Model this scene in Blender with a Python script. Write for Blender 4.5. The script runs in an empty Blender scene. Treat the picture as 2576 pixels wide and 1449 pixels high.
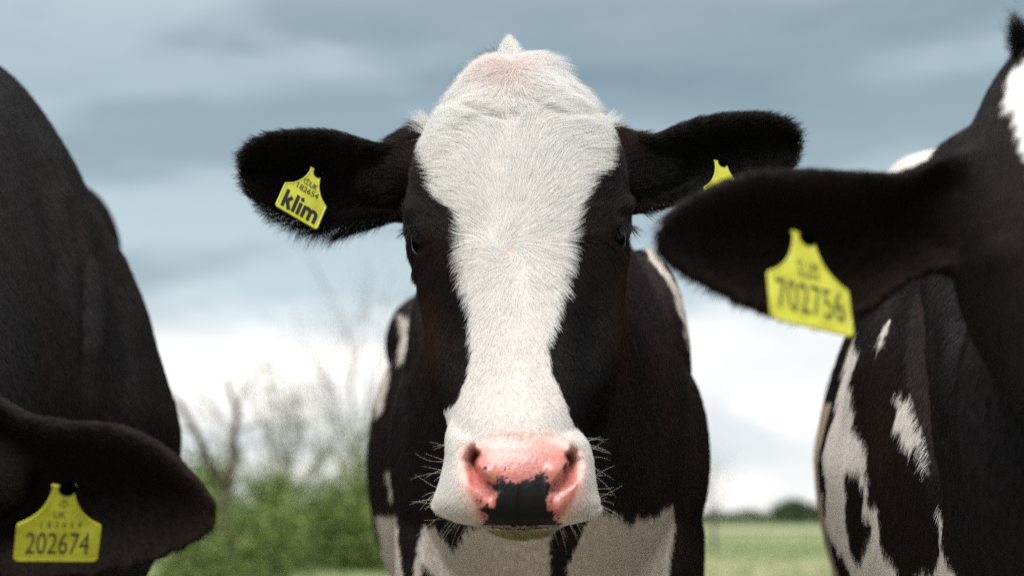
import bpy, bmesh, math, random
import numpy as np
from mathutils import Vector, Matrix

rng = np.random.default_rng(7)
random.seed(7)
sc = bpy.context.scene
COL = sc.collection

# ------------------------------------------------------------------ camera
H = 0.78                       # eye height of the lens, metres
FPX = 3578.0                   # focal length in units of a 2576-wide picture
TH = math.atan(565.0 / FPX)    # the camera looks up by about nine degrees
cam_d = bpy.data.cameras.new('camera')
cam = bpy.data.objects.new('camera', cam_d)
COL.objects.link(cam)
cam.location = (0, 0, H)
cam.rotation_euler = (math.pi / 2 + TH, 0, 0)
cam_d.sensor_width = 36.0
cam_d.lens = 50.0
cam_d.clip_start = 0.05
cam_d.clip_end = 5000
cam_d.dof.use_dof = True
cam_d.dof.focus_distance = 1.50
cam_d.dof.aperture_fstop = 3.3
cam_d.dof.aperture_blades = 0
sc.camera = cam

# ------------------------------------------------------------------ light
SUN_EL, SUN_AZ = math.radians(62), math.radians(-158)   # behind the camera, a little to the left
sun_d = bpy.data.lights.new('sun', 'SUN')
sun_d.energy = 1.5
sun_d.angle = math.radians(35)
sun_d.color = (1.0, 0.965, 0.92)
sun = bpy.data.objects.new('sun', sun_d)
COL.objects.link(sun)
sd = Vector((math.sin(SUN_AZ) * math.cos(SUN_EL), math.cos(SUN_AZ) * math.cos(SUN_EL), math.sin(SUN_EL)))
sun.rotation_euler = (-sd).to_track_quat('-Z', 'Y').to_euler()

world = bpy.data.worlds.new('World')
sc.world = world
world.use_nodes = True
nt = world.node_tree
nt.nodes.clear()
def N(tree, typ, **kw):
    n = tree.nodes.new(typ)
    for k, v in kw.items():
        if k.startswith('i_'):
            key = k[2:]
            key = int(key) if key.isdigit() else key.replace('_', ' ')
            n.inputs[key].default_value = v
        else:
            setattr(n, k, v)
    return n
def L(tree, a, b):
    tree.links.new(a, b)
def math_node(tree, op, a=None, b=None, c=None, clamp=False):
    n = tree.nodes.new('ShaderNodeMath'); n.operation = op; n.use_clamp = clamp
    for i, x in enumerate((a, b, c)):
        if x is None: continue
        if isinstance(x, (int, float)): n.inputs[i].default_value = x
        else: tree.links.new(x, n.inputs[i])
    return n.outputs[0]
def mix_rgb(tree, f, a, b, blend='MIX'):
    n = tree.nodes.new('ShaderNodeMix'); n.data_type = 'RGBA'; n.blend_type = blend
    for idx, x in ((0, f), (6, a), (7, b)):
        if isinstance(x, (int, float)): n.inputs[idx].default_value = x
        elif isinstance(x, tuple): n.inputs[idx].default_value = (*x, 1) if len(x) == 3 else x
        else: tree.links.new(x, n.inputs[idx])
    return n.outputs[2]
def ramp(tree, fac, stops, interp='LINEAR'):
    n = tree.nodes.new('ShaderNodeValToRGB'); n.color_ramp.interpolation = interp
    cr = n.color_ramp
    while len(cr.elements) > 1: cr.elements.remove(cr.elements[-1])
    for i, (p, c) in enumerate(stops):
        e = cr.elements[0] if i == 0 else cr.elements.new(p)
        e.position = p
        e.color = (*c, 1) if len(c) == 3 else c
    tree.links.new(fac, n.inputs[0])
    return n.outputs[0]
out = N(nt, 'ShaderNodeOutputWorld')
bg = N(nt, 'ShaderNodeBackground')
L(nt, bg.outputs[0], out.inputs[0])
sky = N(nt, 'ShaderNodeTexSky', sky_type='NISHITA', sun_disc=False, sun_elevation=SUN_EL, sun_rotation=SUN_AZ)
tc = N(nt, 'ShaderNodeTexCoord')
sep = N(nt, 'ShaderNodeSeparateXYZ')
L(nt, tc.outputs['Generated'], sep.inputs[0])
# cloud layers: long soft streaks, so the height is stretched in the noise lookup
mp = N(nt, 'ShaderNodeMapping'); mp.inputs['Scale'].default_value = (2.2, 2.2, 11.0); mp.inputs['Location'].default_value = (0.4, 1.3, 0.15)
L(nt, tc.outputs['Generated'], mp.inputs[0])
n1 = N(nt, 'ShaderNodeTexNoise', i_Scale=1.25, i_Detail=4.0, i_Roughness=0.42, i_Distortion=0.35)
L(nt, mp.outputs[0], n1.inputs['Vector'])
mp2 = N(nt, 'ShaderNodeMapping'); mp2.inputs['Scale'].default_value = (6, 6, 16); mp2.inputs['Location'].default_value = (3.1, 0.2, 1.0)
L(nt, tc.outputs['Generated'], mp2.inputs[0])
n2 = N(nt, 'ShaderNodeTexNoise', i_Scale=1.6, i_Detail=5.0, i_Roughness=0.5)
L(nt, mp2.outputs[0], n2.inputs['Vector'])
nn = math_node(nt, 'SUBTRACT', n1.outputs['Fac'], 0.5)
nn2 = math_node(nt, 'SUBTRACT', n2.outputs['Fac'], 0.5)
el = math_node(nt, 'ADD', sep.outputs['Z'], math_node(nt, 'MULTIPLY', nn2, 0.07))
# bright clearing along the horizon, blue-grey cloud deck above it, paler overhead
base = ramp(nt, el, [(0.0, (1.0, 1.0, 1.0)), (0.035, (0.95, 0.97, 0.98)), (0.055, (0.80, 0.85, 0.89)), (0.075, (1.0, 1.0, 1.0)), (0.112, (0.98, 1.0, 1.0)),
                     (0.143, (0.40, 0.51, 0.56)), (0.20, (0.365, 0.475, 0.535)), (0.30, (0.305, 0.405, 0.465)),
                     (0.5, (0.50, 0.58, 0.64)), (0.75, (1.35, 1.38, 1.40)), (1.0, (1.8, 1.82, 1.82))])
streak = ramp(nt, math_node(nt, 'ADD', n1.outputs['Fac'], math_node(nt, 'MULTIPLY', nn2, 0.25)), [(0.36, (0.82, 0.85, 0.87)), (0.5, (1.0, 1.0, 1.0)), (0.64, (1.50, 1.42, 1.38))], 'EASE')
cl = mix_rgb(nt, 1.0, base, streak, 'MULTIPLY')
skyc = mix_rgb(nt, 1.0, sky.outputs[0], (0.10, 0.10, 0.10), 'MULTIPLY')
allc = mix_rgb(nt, 0.92, skyc, cl)
L(nt, allc, bg.inputs[0])
bg.inputs[1].default_value = 0.52

sc.view_settings.view_transform = 'Standard'
sc.view_settings.look = 'None'
sc.view_settings.exposure = 0.97
sc.view_settings.gamma = 1.0
sc.cycles.use_denoising = False
sc.cycles.max_bounces = 6
sc.cycles.transparent_max_bounces = 6
sc.cycles_curves.shape = 'RIBBONS' if hasattr(sc, 'cycles_curves') else 'RIBBONS'

# ------------------------------------------------------------------ projection helpers (2576-wide picture units <-> metres)
cT, sT = math.cos(TH), math.sin(TH)
def W(u, v, y):
    """point on the vertical plane at distance y in front of the lens"""
    X = (np.asarray(u, float) - 1288) / FPX
    Y = -(np.asarray(v, float) - 724.5) / FPX
    dy = cT - Y * sT
    dz = sT + Y * cT
    k = np.asarray(y, float) / dy
    return np.stack(np.broadcast_arrays(X * k, y, H + dz * k), -1)
def UV(p):
    """where a point shows"""
    p = np.asarray(p, float)
    x, y, z = p[..., 0], p[..., 1], p[..., 2] - H
    d = y * cT + z * sT
    Y = -y * sT + z * cT
    return 1288 + FPX * x / d, 724.5 - FPX * Y / d

def inside(poly, u, v):
    poly = np.asarray(poly, float)
    c = np.zeros(u.shape, bool)
    j = len(poly) - 1
    for i in range(len(poly)):
        xi, yi = poly[i]; xj, yj = poly[j]
        if yi != yj:
            c ^= ((yi > v) != (yj > v)) & (u < (xj - xi) * (v - yi) / (yj - yi) + xi)
        j = i
    return c
def dist_poly(path, u, v, closed=False):
    path = np.asarray(path, float)
    d = np.full(u.shape, 1e9)
    n = len(path)
    for i in range(n if closed else n - 1):
        a, b = path[i], path[(i + 1) % n]
        ab = b - a
        t = np.clip(((u - a[0]) * ab[0] + (v - a[1]) * ab[1]) / max(1e-9, ab @ ab), 0, 1)
        d = np.minimum(d, np.hypot(u - a[0] - t * ab[0], v - a[1] - t * ab[1]))
    return d
def sdist(poly, u, v):
    d = dist_poly(poly, u, v, True)
    return np.where(inside(poly, u, v), d, -d)
def nz(p, s, seed=0):
    """smooth vector noise from summed sines; p in metres, s = cycles per metre"""
    r = np.random.default_rng(seed)
    o = np.zeros((len(p), 3))
    for k in range(7):
        q = r.normal(size=(3, 3)) * s * 2.2 * (0.6 + 0.18 * k)
        o += np.sin(p @ q + r.uniform(0, 6.28, 3))
    return o / 3.0
def smooth1(a, k):
    a = np.asarray(a, float)
    for _ in range(k):
        b = a.copy(); b[1:-1] = (a[:-2] + 2 * a[1:-1] + a[2:]) / 4; a = b
    return a

# ------------------------------------------------------------------ object helpers
def tag(o, label=None, cat=None, group=None, kind=None):
    if label: o['label'] = label
    if cat: o['category'] = cat
    if group: o['group'] = group
    if kind: o['kind'] = kind
    return o
def thing(name, loc, label, cat, group=None):
    o = bpy.data.objects.new(name, None); COL.objects.link(o); o.location = loc
    o.empty_display_size = 0.2
    return tag(o, label, cat, group)
def link(name, me, parent=None, mat=None):
    o = bpy.data.objects.new(name, me); COL.objects.link(o)
    if mat:
        me.materials.clear(); me.materials.append(mat)
    if parent:
        o.parent = parent
        if parent.parent is None: o.matrix_parent_inverse = Matrix.Translation(-parent.location)
    return o
def mesh_np(name, V, F, smooth=True):
    me = bpy.data.meshes.new(name)
    me.from_pydata([tuple(map(float, v)) for v in V], [], [tuple(map(int, f)) for f in F])
    if smooth: me.polygons.foreach_set('use_smooth', [True] * len(me.polygons))
    me.update()
    return me
class Geo:
    def __init__(s): s.V = []; s.F = []; s.n = 0
    def add(s, V, F):
        V = np.asarray(V, float)
        s.V.append(V); s.F += [tuple(i + s.n for i in f) for f in F]; s.n += len(V)
    def rings(s, R):
        """closed skin over n rings of m points"""
        R = np.asarray(R, float); n, m, _ = R.shape
        V = R.reshape(-1, 3)
        F = []
        for i in range(n - 1):
            for j in range(m):
                k = (j + 1) % m
                F.append((i * m + j, i * m + k, (i + 1) * m + k, (i + 1) * m + j))
        a = len(V); V = np.vstack([V, R[0].mean(0), R[-1].mean(0)])
        for j in range(m):
            k = (j + 1) % m
            F.append((a, k, j)); F.append((a + 1, (n - 1) * m + j, (n - 1) * m + k))
        s.add(V, F)
    def tube(s, pts, rx, ru, rd=None, k=0.0, n=None, m=32, ex=2.0, up=(0, 0, 1)):
        """an organic tube: rx sideways, ru up, rd down radii at each point"""
        pts = np.asarray(pts, float); rd = ru if rd is None else rd
        t = np.arange(len(pts)); n = n or len(pts) * 10
        tt = np.linspace(0, len(pts) - 1, n)
        def ip(a):
            a = np.asarray(a, float)
            a = np.full(len(pts), a) if a.ndim == 0 else a
            # Catmull-Rom
            ap = np.concatenate([[2 * a[0] - a[1]], a, [2 * a[-1] - a[-2]]])
            i = np.minimum(tt.astype(int), len(pts) - 2); f = tt - i
            p0, p1, p2, p3 = ap[i], ap[i + 1], ap[i + 2], ap[i + 3]
            return 0.5 * (2 * p1 + (p2 - p0) * f + (2 * p0 - 5 * p1 + 4 * p2 - p3) * f * f + (3 * p1 - p0 - 3 * p2 + p3) * f ** 3)
        P = np.stack([ip(pts[:, c]) for c in range(3)], 1)
        T = np.gradient(P, axis=0); T /= np.linalg.norm(T, axis=1)[:, None]
        upv = np.asarray(up, float)
        S = np.cross(T, upv); S /= np.linalg.norm(S, axis=1)[:, None]
        U = np.cross(S, T)
        RX, RU, RD, K = ip(rx), ip(ru), ip(rd), ip(k)
        # round the ends
        e = np.minimum(1, np.sqrt(1 - np.clip(1 - np.minimum(np.arange(n), np.arange(n)[::-1]) / (n * 0.06 + 1), 0, 1) ** 2) + 0.05)
        a = np.linspace(0, 2 * math.pi, m, endpoint=False)
        c = np.sign(np.cos(a)) * np.abs(np.cos(a)) ** (2 / ex); si = np.sign(np.sin(a)) * np.abs(np.sin(a)) ** (2 / ex)
        x = RX[:, None] * c * (1 - K[:, None] * np.maximum(0, si)) * e[:, None]
        z = np.where(si > 0, RU[:, None] * si, RD[:, None] * si) * e[:, None]
        s.rings(P[:, None] + S[:, None] * x[..., None] + U[:, None] * z[..., None])
    def blob(s, c, r, m=20, rot=None):
        ph = np.linspace(0.05, math.pi - 0.05, m)
        a = np.linspace(0, 2 * math.pi, m * 2, endpoint=False)
        R = np.stack([np.sin(ph)[:, None] * np.cos(a), np.sin(ph)[:, None] * np.sin(a), np.cos(ph)[:, None] * np.ones_like(a)], -1) * np.asarray(r)
        if rot is not None: R = R @ np.asarray(rot).T
        s.rings(R + np.asarray(c))
    def mesh(s, name, smooth=True):
        return mesh_np(name, np.vstack(s.V), s.F, smooth)
def merge_voxel(geo, vox):
    """weld overlapping shells into one continuous skin"""
    me = geo.mesh('tmp')
    bm = bmesh.new(); bm.from_mesh(me); bmesh.ops.recalc_face_normals(bm, faces=bm.faces); bm.to_mesh(me); bm.free()
    o = bpy.data.objects.new('tmp', me); COL.objects.link(o)
    md = o.modifiers.new('r', 'REMESH'); md.mode = 'VOXEL'; md.voxel_size = vox; md.use_smooth_shade = True
    dg = bpy.context.evaluated_depsgraph_get()
    m2 = bpy.data.meshes.new_from_object(o.evaluated_get(dg), depsgraph=dg)
    bpy.data.objects.remove(o); bpy.data.meshes.remove(me)
    return m2
def get_v(me):
    a = np.empty(len(me.vertices) * 3); me.vertices.foreach_get('co', a); return a.reshape(-1, 3)
def set_v(me, V):
    me.vertices.foreach_set('co', np.ascontiguousarray(V, dtype=np.float32).ravel()); me.update()
def relax(me, iters, wt=None, sel=None):
    V = get_v(me); n = len(V)
    E = np.empty(len(me.edges) * 2, dtype=np.int64); me.edges.foreach_get('vertices', E); E = E.reshape(-1, 2)
    deg = np.bincount(E.ravel(), minlength=n).astype(float)
    w = np.ones(n) if wt is None else wt
    for it in range(iters):
        lam = 0.6 if it % 2 == 0 else -0.35
        A = np.zeros_like(V)
        for c in range(3):
            A[:, c] = np.bincount(E[:, 0], V[E[:, 1], c], n) + np.bincount(E[:, 1], V[E[:, 0], c], n)
        V = V + (lam * w)[:, None] * (A / deg[:, None] - V)
    set_v(me, V)
def normals(me):
    a = np.empty(len(me.vertices) * 3, dtype=np.float32); me.vertices.foreach_get('normal', a); return a.reshape(-1, 3).astype(float)
def tris(me):
    me.calc_loop_triangles()
    a = np.empty(len(me.loop_triangles) * 3, dtype=np.int64); me.loop_triangles.foreach_get('vertices', a); return a.reshape(-1, 3)
def set_col(me, name, C, dom='POINT'):
    at = me.attributes.new(name, 'FLOAT_COLOR', dom)
    at.data.foreach_set('color', np.concatenate([C, np.ones((len(C), 1))], 1).astype(np.float32).ravel())

# ------------------------------------------------------------------ materials
def new_mat(name):
    m = bpy.data.materials.new(name); m.use_nodes = True
    t = m.node_tree; p = t.nodes['Principled BSDF']
    return m, t, p
def fur_skin_mat():
    m, t, p = new_mat('coat_skin')
    a = N(t, 'ShaderNodeAttribute', attribute_name='coat')
    n = N(t, 'ShaderNodeTexNoise', i_Scale=420.0, i_Detail=3.0)
    c = N(t, 'ShaderNodeTexCoord')
    mpn = N(t, 'ShaderNodeMapping'); mpn.inputs['Scale'].default_value = (1, 1, 0.12)
    L(t, c.outputs['Object'], mpn.inputs[0]); L(t, mpn.outputs[0], n.inputs['Vector'])
    col = mix_rgb(t, 1.0, a.outputs['Color'], ramp(t, n.outputs['Fac'], [(0.3, (0.75, 0.75, 0.75)), (0.7, (1.15, 1.15, 1.15))]), 'MULTIPLY')
    L(t, col, p.inputs['Base Color'])
    g = N(t, 'ShaderNodeAttribute', attribute_name='wet')
    sg = N(t, 'ShaderNodeSeparateXYZ'); L(t, g.outputs['Vector'], sg.inputs[0])
    L(t, math_node(t, 'SUBTRACT', 0.75, math_node(t, 'MULTIPLY', sg.outputs[0], 0.42)), p.inputs['Roughness'])
    L(t, math_node(t, 'ADD', 0.10, math_node(t, 'MULTIPLY', sg.outputs[0], 0.42)), p.inputs['Specular IOR Level'])
    v = N(t, 'ShaderNodeTexVoronoi', i_Scale=420.0); L(t, c.outputs['Object'], v.inputs['Vector'])
    h = math_node(t, 'ADD', math_node(t, 'MULTIPLY', v.outputs['Distance'], sg.outputs[0]), math_node(t, 'MULTIPLY', n.outputs['Fac'], 0.4))
    b = N(t, 'ShaderNodeBump', i_Strength=0.28, i_Distance=0.0010)
    L(t, h, b.inputs['Height']); L(t, b.outputs[0], p.inputs['Normal'])
    L(t, math_node(t, 'MULTIPLY', sg.outputs[0], 0.38), p.inputs['Coat Weight']); p.inputs['Coat Roughness'].default_value = 0.16
    sss = math_node(t, 'MULTIPLY', sg.outputs[1], 0.35)
    L(t, sss, p.inputs['Subsurface Weight'])
    p.inputs['Subsurface Radius'].default_value = (1.0, 0.3, 0.2); p.inputs['Subsurface Scale'].default_value = 0.004
    return m
def hair_mat():
    m, t, p = new_mat('coat_hair')
    a = N(t, 'ShaderNodeAttribute', attribute_name='tint')
    hi = N(t, 'ShaderNodeHairInfo')
    rv = math_node(t, 'ADD', 0.90, math_node(t, 'MULTIPLY', hi.outputs['Random'], 0.16))
    cb = N(t, 'ShaderNodeCombineXYZ')
    for i in range(3): L(t, rv, cb.inputs[i])
    hc = mix_rgb(t, 1.0, a.outputs['Color'], cb.outputs[0], 'MULTIPLY')
    L(t, hc, p.inputs['Base Color'])
    tr = N(t, 'ShaderNodeBsdfTranslucent'); L(t, hc, tr.inputs['Color'])
    mx = N(t, 'ShaderNodeMixShader', i_0=0.30); L(t, p.outputs[0], mx.inputs[1]); L(t, tr.outputs[0], mx.inputs[2])
    L(t, mx.outputs[0], t.nodes['Material Output'].inputs['Surface'])
    p.inputs['Roughness'].default_value = 0.40
    lum = N(t, 'ShaderNodeRGBToBW'); L(t, a.outputs['Color'], lum.inputs[0])
    L(t, math_node(t, 'ADD', 0.27, math_node(t, 'MULTIPLY', lum.outputs[0], 0.3)), p.inputs['Specular IOR Level'])
    return m
def simple(name, col, rough=0.5, spec=0.5, **kw):
    m, t, p = new_mat(name)
    p.inputs['Base Color'].default_value = (*col, 1)
    p.inputs['Roughness'].default_value = rough
    p.inputs['Specular IOR Level'].default_value = spec
    for k, v in kw.items(): p.inputs[k.replace('_', ' ')].default_value = v
    return m
M_SKIN = fur_skin_mat()
M_HAIR = hair_mat()
M_WHISK = simple('whisker', (0.70, 0.64, 0.54), 0.4)
M_EYE = simple('eyeball', (0.004, 0.003, 0.003), 0.16, 0.12)
M_SCL = simple('eye_rim', (0.20, 0.18, 0.16), 0.3, 0.4)
M_HOOF = simple('hoof', (0.03, 0.025, 0.02), 0.5)
def tag_mat():
    m, t, p = new_mat('tag_plastic')
    n = N(t, 'ShaderNodeTexNoise', i_Scale=55.0, i_Detail=5.0)
    c = N(t, 'ShaderNodeTexCoord'); L(t, c.outputs['Object'], n.inputs['Vector'])
    n2 = N(t, 'ShaderNodeTexNoise', i_Scale=900.0, i_Detail=2.0); L(t, c.outputs['Object'], n2.inputs['Vector'])
    c1 = ramp(t, n.outputs['Fac'], [(0.35, (0.50, 0.49, 0.020)), (0.6, (0.64, 0.635, 0.045)), (0.75, (0.68, 0.67, 0.09))])
    c2 = mix_rgb(t, 1.0, c1, ramp(t, n2.outputs['Fac'], [(0.35, (0.8, 0.8, 0.75)), (0.6, (1, 1, 1))]), 'MULTIPLY')
    L(t, c2, p.inputs['Base Color'])
    p.inputs['Roughness'].default_value = 0.42
    b = N(t, 'ShaderNodeBump', i_Strength=0.15, i_Distance=0.0005); L(t, n2.outputs['Fac'], b.inputs['Height']); L(t, b.outputs[0], p.inputs['Normal'])
    return m
M_TAG = tag_mat()
M_INK = simple('tag_ink', (0.012, 0.013, 0.014), 0.6, 0.3)
M_INKF = simple('faded_tag_ink', (0.055, 0.055, 0.03), 0.6, 0.3)
M_STUD = simple('tag_stud', (0.0012, 0.0012, 0.0012), 0.8, 0.0)
M_LASH = simple('lash', (0.012, 0.01, 0.01), 0.5, 0.3)

# ------------------------------------------------------------------ setting: ground
def ground_height(x, y):
    return (0.35 * np.sin(x * 0.021 + 1.0) * np.clip((y - 20) / 60, 0, 1) + 0.10 * np.sin(y * 0.11 + x * 0.03) * np.clip((y - 10) / 20, 0, 1)
            - 0.25 * np.clip((y - 30) / 60, 0, 1) + 1.3 * np.exp(-((x + 4.8) / 4.2) ** 2 - ((y - 21) / 5.5) ** 2) * 0.45)
def make_ground():
    xs = np.unique(np.concatenate([np.linspace(-1500, -60, 22), np.linspace(-60, 60, 141), np.linspace(60, 1500, 22)]))
    ys = np.unique(np.concatenate([np.linspace(-60, 0, 12), np.linspace(0, 90, 151), np.linspace(90, 2600, 40)]))
    X, Y = np.meshgrid(xs, ys)
    Z = ground_height(X, Y)
    V = np.stack([X, Y, Z], -1).reshape(-1, 3)
    m = len(xs)
    F = [(j * m + i, j * m + i + 1, (j + 1) * m + i + 1, (j + 1) * m + i) for j in range(len(ys) - 1) for i in range(m - 1)]
    me = mesh_np('ground', V, F)
    mt, t, p = new_mat('pasture')
    c = N(t, 'ShaderNodeTexCoord')
    big = N(t, 'ShaderNodeTexNoise', i_Scale=0.09, i_Detail=3.0)
    mpb = N(t, 'ShaderNodeMapping'); mpb.inputs['Scale'].default_value = (0.12, 0.9, 1); L(t, c.outputs['Object'], mpb.inputs[0]); L(t, mpb.outputs[0], big.inputs['Vector'])
    fine = N(t, 'ShaderNodeTexNoise', i_Scale=14.0, i_Detail=6.0, i_Roughness=0.7); L(t, c.outputs['Object'], fine.inputs['Vector'])
    c1 = ramp(t, big.outputs['Fac'], [(0.40, (0.10, 0.15, 0.055)), (0.5, (0.21, 0.27, 0.115)), (0.58, (0.40, 0.38, 0.22))])
    c2 = mix_rgb(t, 1.0, c1, ramp(t, fine.outputs['Fac'], [(0.3, (0.6, 0.65, 0.55)), (0.7, (1.25, 1.2, 1.2))]), 'MULTIPLY')
    # browner turf added out of view to cut green bounce onto the cows
    ln = N(t, 'ShaderNodeVectorMath', operation='LENGTH'); L(t, c.outputs['Object'], ln.inputs[0])
    tr = math_node(t, 'MULTIPLY', math_node(t, 'SUBTRACT', 9.0, ln.outputs['Value']), 0.2, clamp=True)
    c3 = mix_rgb(t, tr, c2, mix_rgb(t, fine.outputs['Fac'], (0.20, 0.17, 0.125), (0.30, 0.27, 0.20)))
    L(t, c3, p.inputs['Base Color']); p.inputs['Roughness'].default_value = 0.9
    b = N(t, 'ShaderNodeBump', i_Strength=0.8, i_Distance=0.05); L(t, fine.outputs['Fac'], b.inputs['Height']); L(t, b.outputs[0], p.inputs['Normal'])
    o = link('ground', me, None, mt); tag(o, kind='structure')
make_ground()

def leaf_mat(name, cols):
    m, t, p = new_mat(name)
    oi = N(t, 'ShaderNodeNewGeometry')
    L(t, ramp(t, oi.outputs['Random Per Island'], [(i / (len(cols) - 1), c) for i, c in enumerate(cols)]), p.inputs['Base Color'])
    p.inputs['Roughness'].default_value = 0.55
    p.inputs['Transmission Weight'].default_value = 0.0
    return m
M_LEAF = leaf_mat('hedge_leaves', [(0.030, 0.065, 0.008), (0.070, 0.130, 0.016), (0.145, 0.21, 0.028), (0.28, 0.33, 0.08)])
M_LEAF2 = leaf_mat('pale_leaves', [(0.10, 0.15, 0.05), (0.20, 0.25, 0.11), (0.30, 0.33, 0.20)])
M_LEAF3 = leaf_mat('dark_leaves', [(0.022, 0.045, 0.018), (0.045, 0.08, 0.03), (0.08, 0.12, 0.05)])
def bark(name, c0, c1):
    m, t, p = new_mat(name)
    c = N(t, 'ShaderNodeTexCoord'); n = N(t, 'ShaderNodeTexNoise', i_Scale=18.0, i_Detail=5.0); L(t, c.outputs['Object'], n.inputs['Vector'])
    L(t, ramp(t, n.outputs['Fac'], [(0.3, c0), (0.7, c1)]), p.inputs['Base Color']); p.inputs['Roughness'].default_value = 0.9
    return m
M_BARK = bark('bark', (0.05, 0.032, 0.022), (0.11, 0.08, 0.055))
M_TWIG = bark('twig_bark', (0.11, 0.09, 0.08), (0.22, 0.19, 0.17))
M_GRASS = leaf_mat('grass_blades', [(0.16, 0.23, 0.08), (0.25, 0.31, 0.13), (0.38, 0.39, 0.21)])

def leaves_mesh(name, C, size, mat, parent, kind='stuff', flat=0.3):
    n = len(C); r = np.random.default_rng(len(C))
    a = r.normal(size=(n, 3)); a /= np.linalg.norm(a, axis=1)[:, None]
    b = np.cross(a, r.normal(size=(n, 3))); b /= np.linalg.norm(b, axis=1)[:, None]
    s = size * r.uniform(0.6, 1.4, n)[:, None]
    V = np.stack([C - a * s, C + b * s * 0.45, C + a * s, C - b * s * 0.45], 1).reshape(-1, 3)
    me = bpy.data.meshes.new(name)
    me.vertices.add(4 * n); me.loops.add(4 * n); me.polygons.add(n)
    me.vertices.foreach_set('co', V.astype(np.float32).ravel())
    me.loops.foreach_set('vertex_index', np.arange(4 * n, dtype=np.int32))
    me.polygons.foreach_set('loop_start', np.arange(0, 4 * n, 4, dtype=np.int32))
    me.update(calc_edges=True)
    o = link(name, me, parent, mat)
    if kind: o['kind'] = kind
    return o
def limb(geo, a, b, ra, rb, bend=0.1, n=5, m=6):
    a, b = np.asarray(a, float), np.asarray(b, float)
    mid = (a + b) / 2 + rng.normal(size=3) * np.linalg.norm(b - a) * bend
    t = np.linspace(0, 1, n)[:, None]
    P = (1 - t) ** 2 * a + 2 * t * (1 - t) * mid + t * t * b
    T = np.gradient(P, axis=0); T /= np.linalg.norm(T, axis=1)[:, None]
    S = np.cross(T, [0.3, 1, 0.1]); S /= np.linalg.norm(S, axis=1)[:, None]; U = np.cross(S, T)
    r = (ra + (rb - ra) * t)
    an = np.linspace(0, 2 * math.pi, m, endpoint=False)
    geo.rings(P[:, None] + S[:, None] * (r * np.cos(an))[..., None] + U[:, None] * (r * np.sin(an))[..., None])
    return P
def grow(geo, a, d, length, r, depth, spread=0.6, kids=4, tips=None):
    b = a + d * length
    P = limb(geo, a, b, r, r * 0.5, 0.10)
    if tips is not None: tips.append(P[-1])
    if depth == 0: return
    for k in range(kids):
        f = 0.35 + 0.65 * (k + 1) / kids
        q = P[min(len(P) - 1, int(f * (len(P) - 1)))]
        nd = d + rng.normal(size=3) * spread; nd[2] += 0.15; nd /= np.linalg.norm(nd)
        grow(geo, q, nd, length * rng.uniform(0.5, 0.75), r * 0.45, depth - 1, spread, kids, tips)
def bush(name, c, r, n, size, mat, label, cat='bush', group=None, hgt=None):
    """a shrub of many leaves in clumps over a few stems"""
    c = np.asarray(c, float)
    t = thing(name, tuple(c), label, cat, group)
    g = Geo(); n = int(n * 1.9)
    clumps = []
    for k in range(max(8, int(n / 420))):
        q = rng.normal(size=3); q /= np.linalg.norm(q); q[2] = abs(q[2])
        q = c + q * np.asarray(r) * rng.uniform(0.35, 1.0)
        clumps.append(q)
        limb(g, c + [rng.uniform(-.2, .2), rng.uniform(-.2, .2), 0], q, 0.02 * r[2], 0.006 * r[2], 0.12)
    link('branch', g.mesh('branch'), t, M_BARK)['kind'] = 'stuff'
    clumps = np.array(clumps)
    idx = rng.integers(0, len(clumps), n)
    C = clumps[idx] + rng.normal(size=(n, 3)) * np.asarray(r) * rng.uniform(0.10, 0.26, len(clumps))[idx][:, None]
    C[:, 2] = np.maximum(C[:, 2], c[2] + 0.02)
    leaves_mesh('foliage', C, size, mat, t)
    return t

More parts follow.
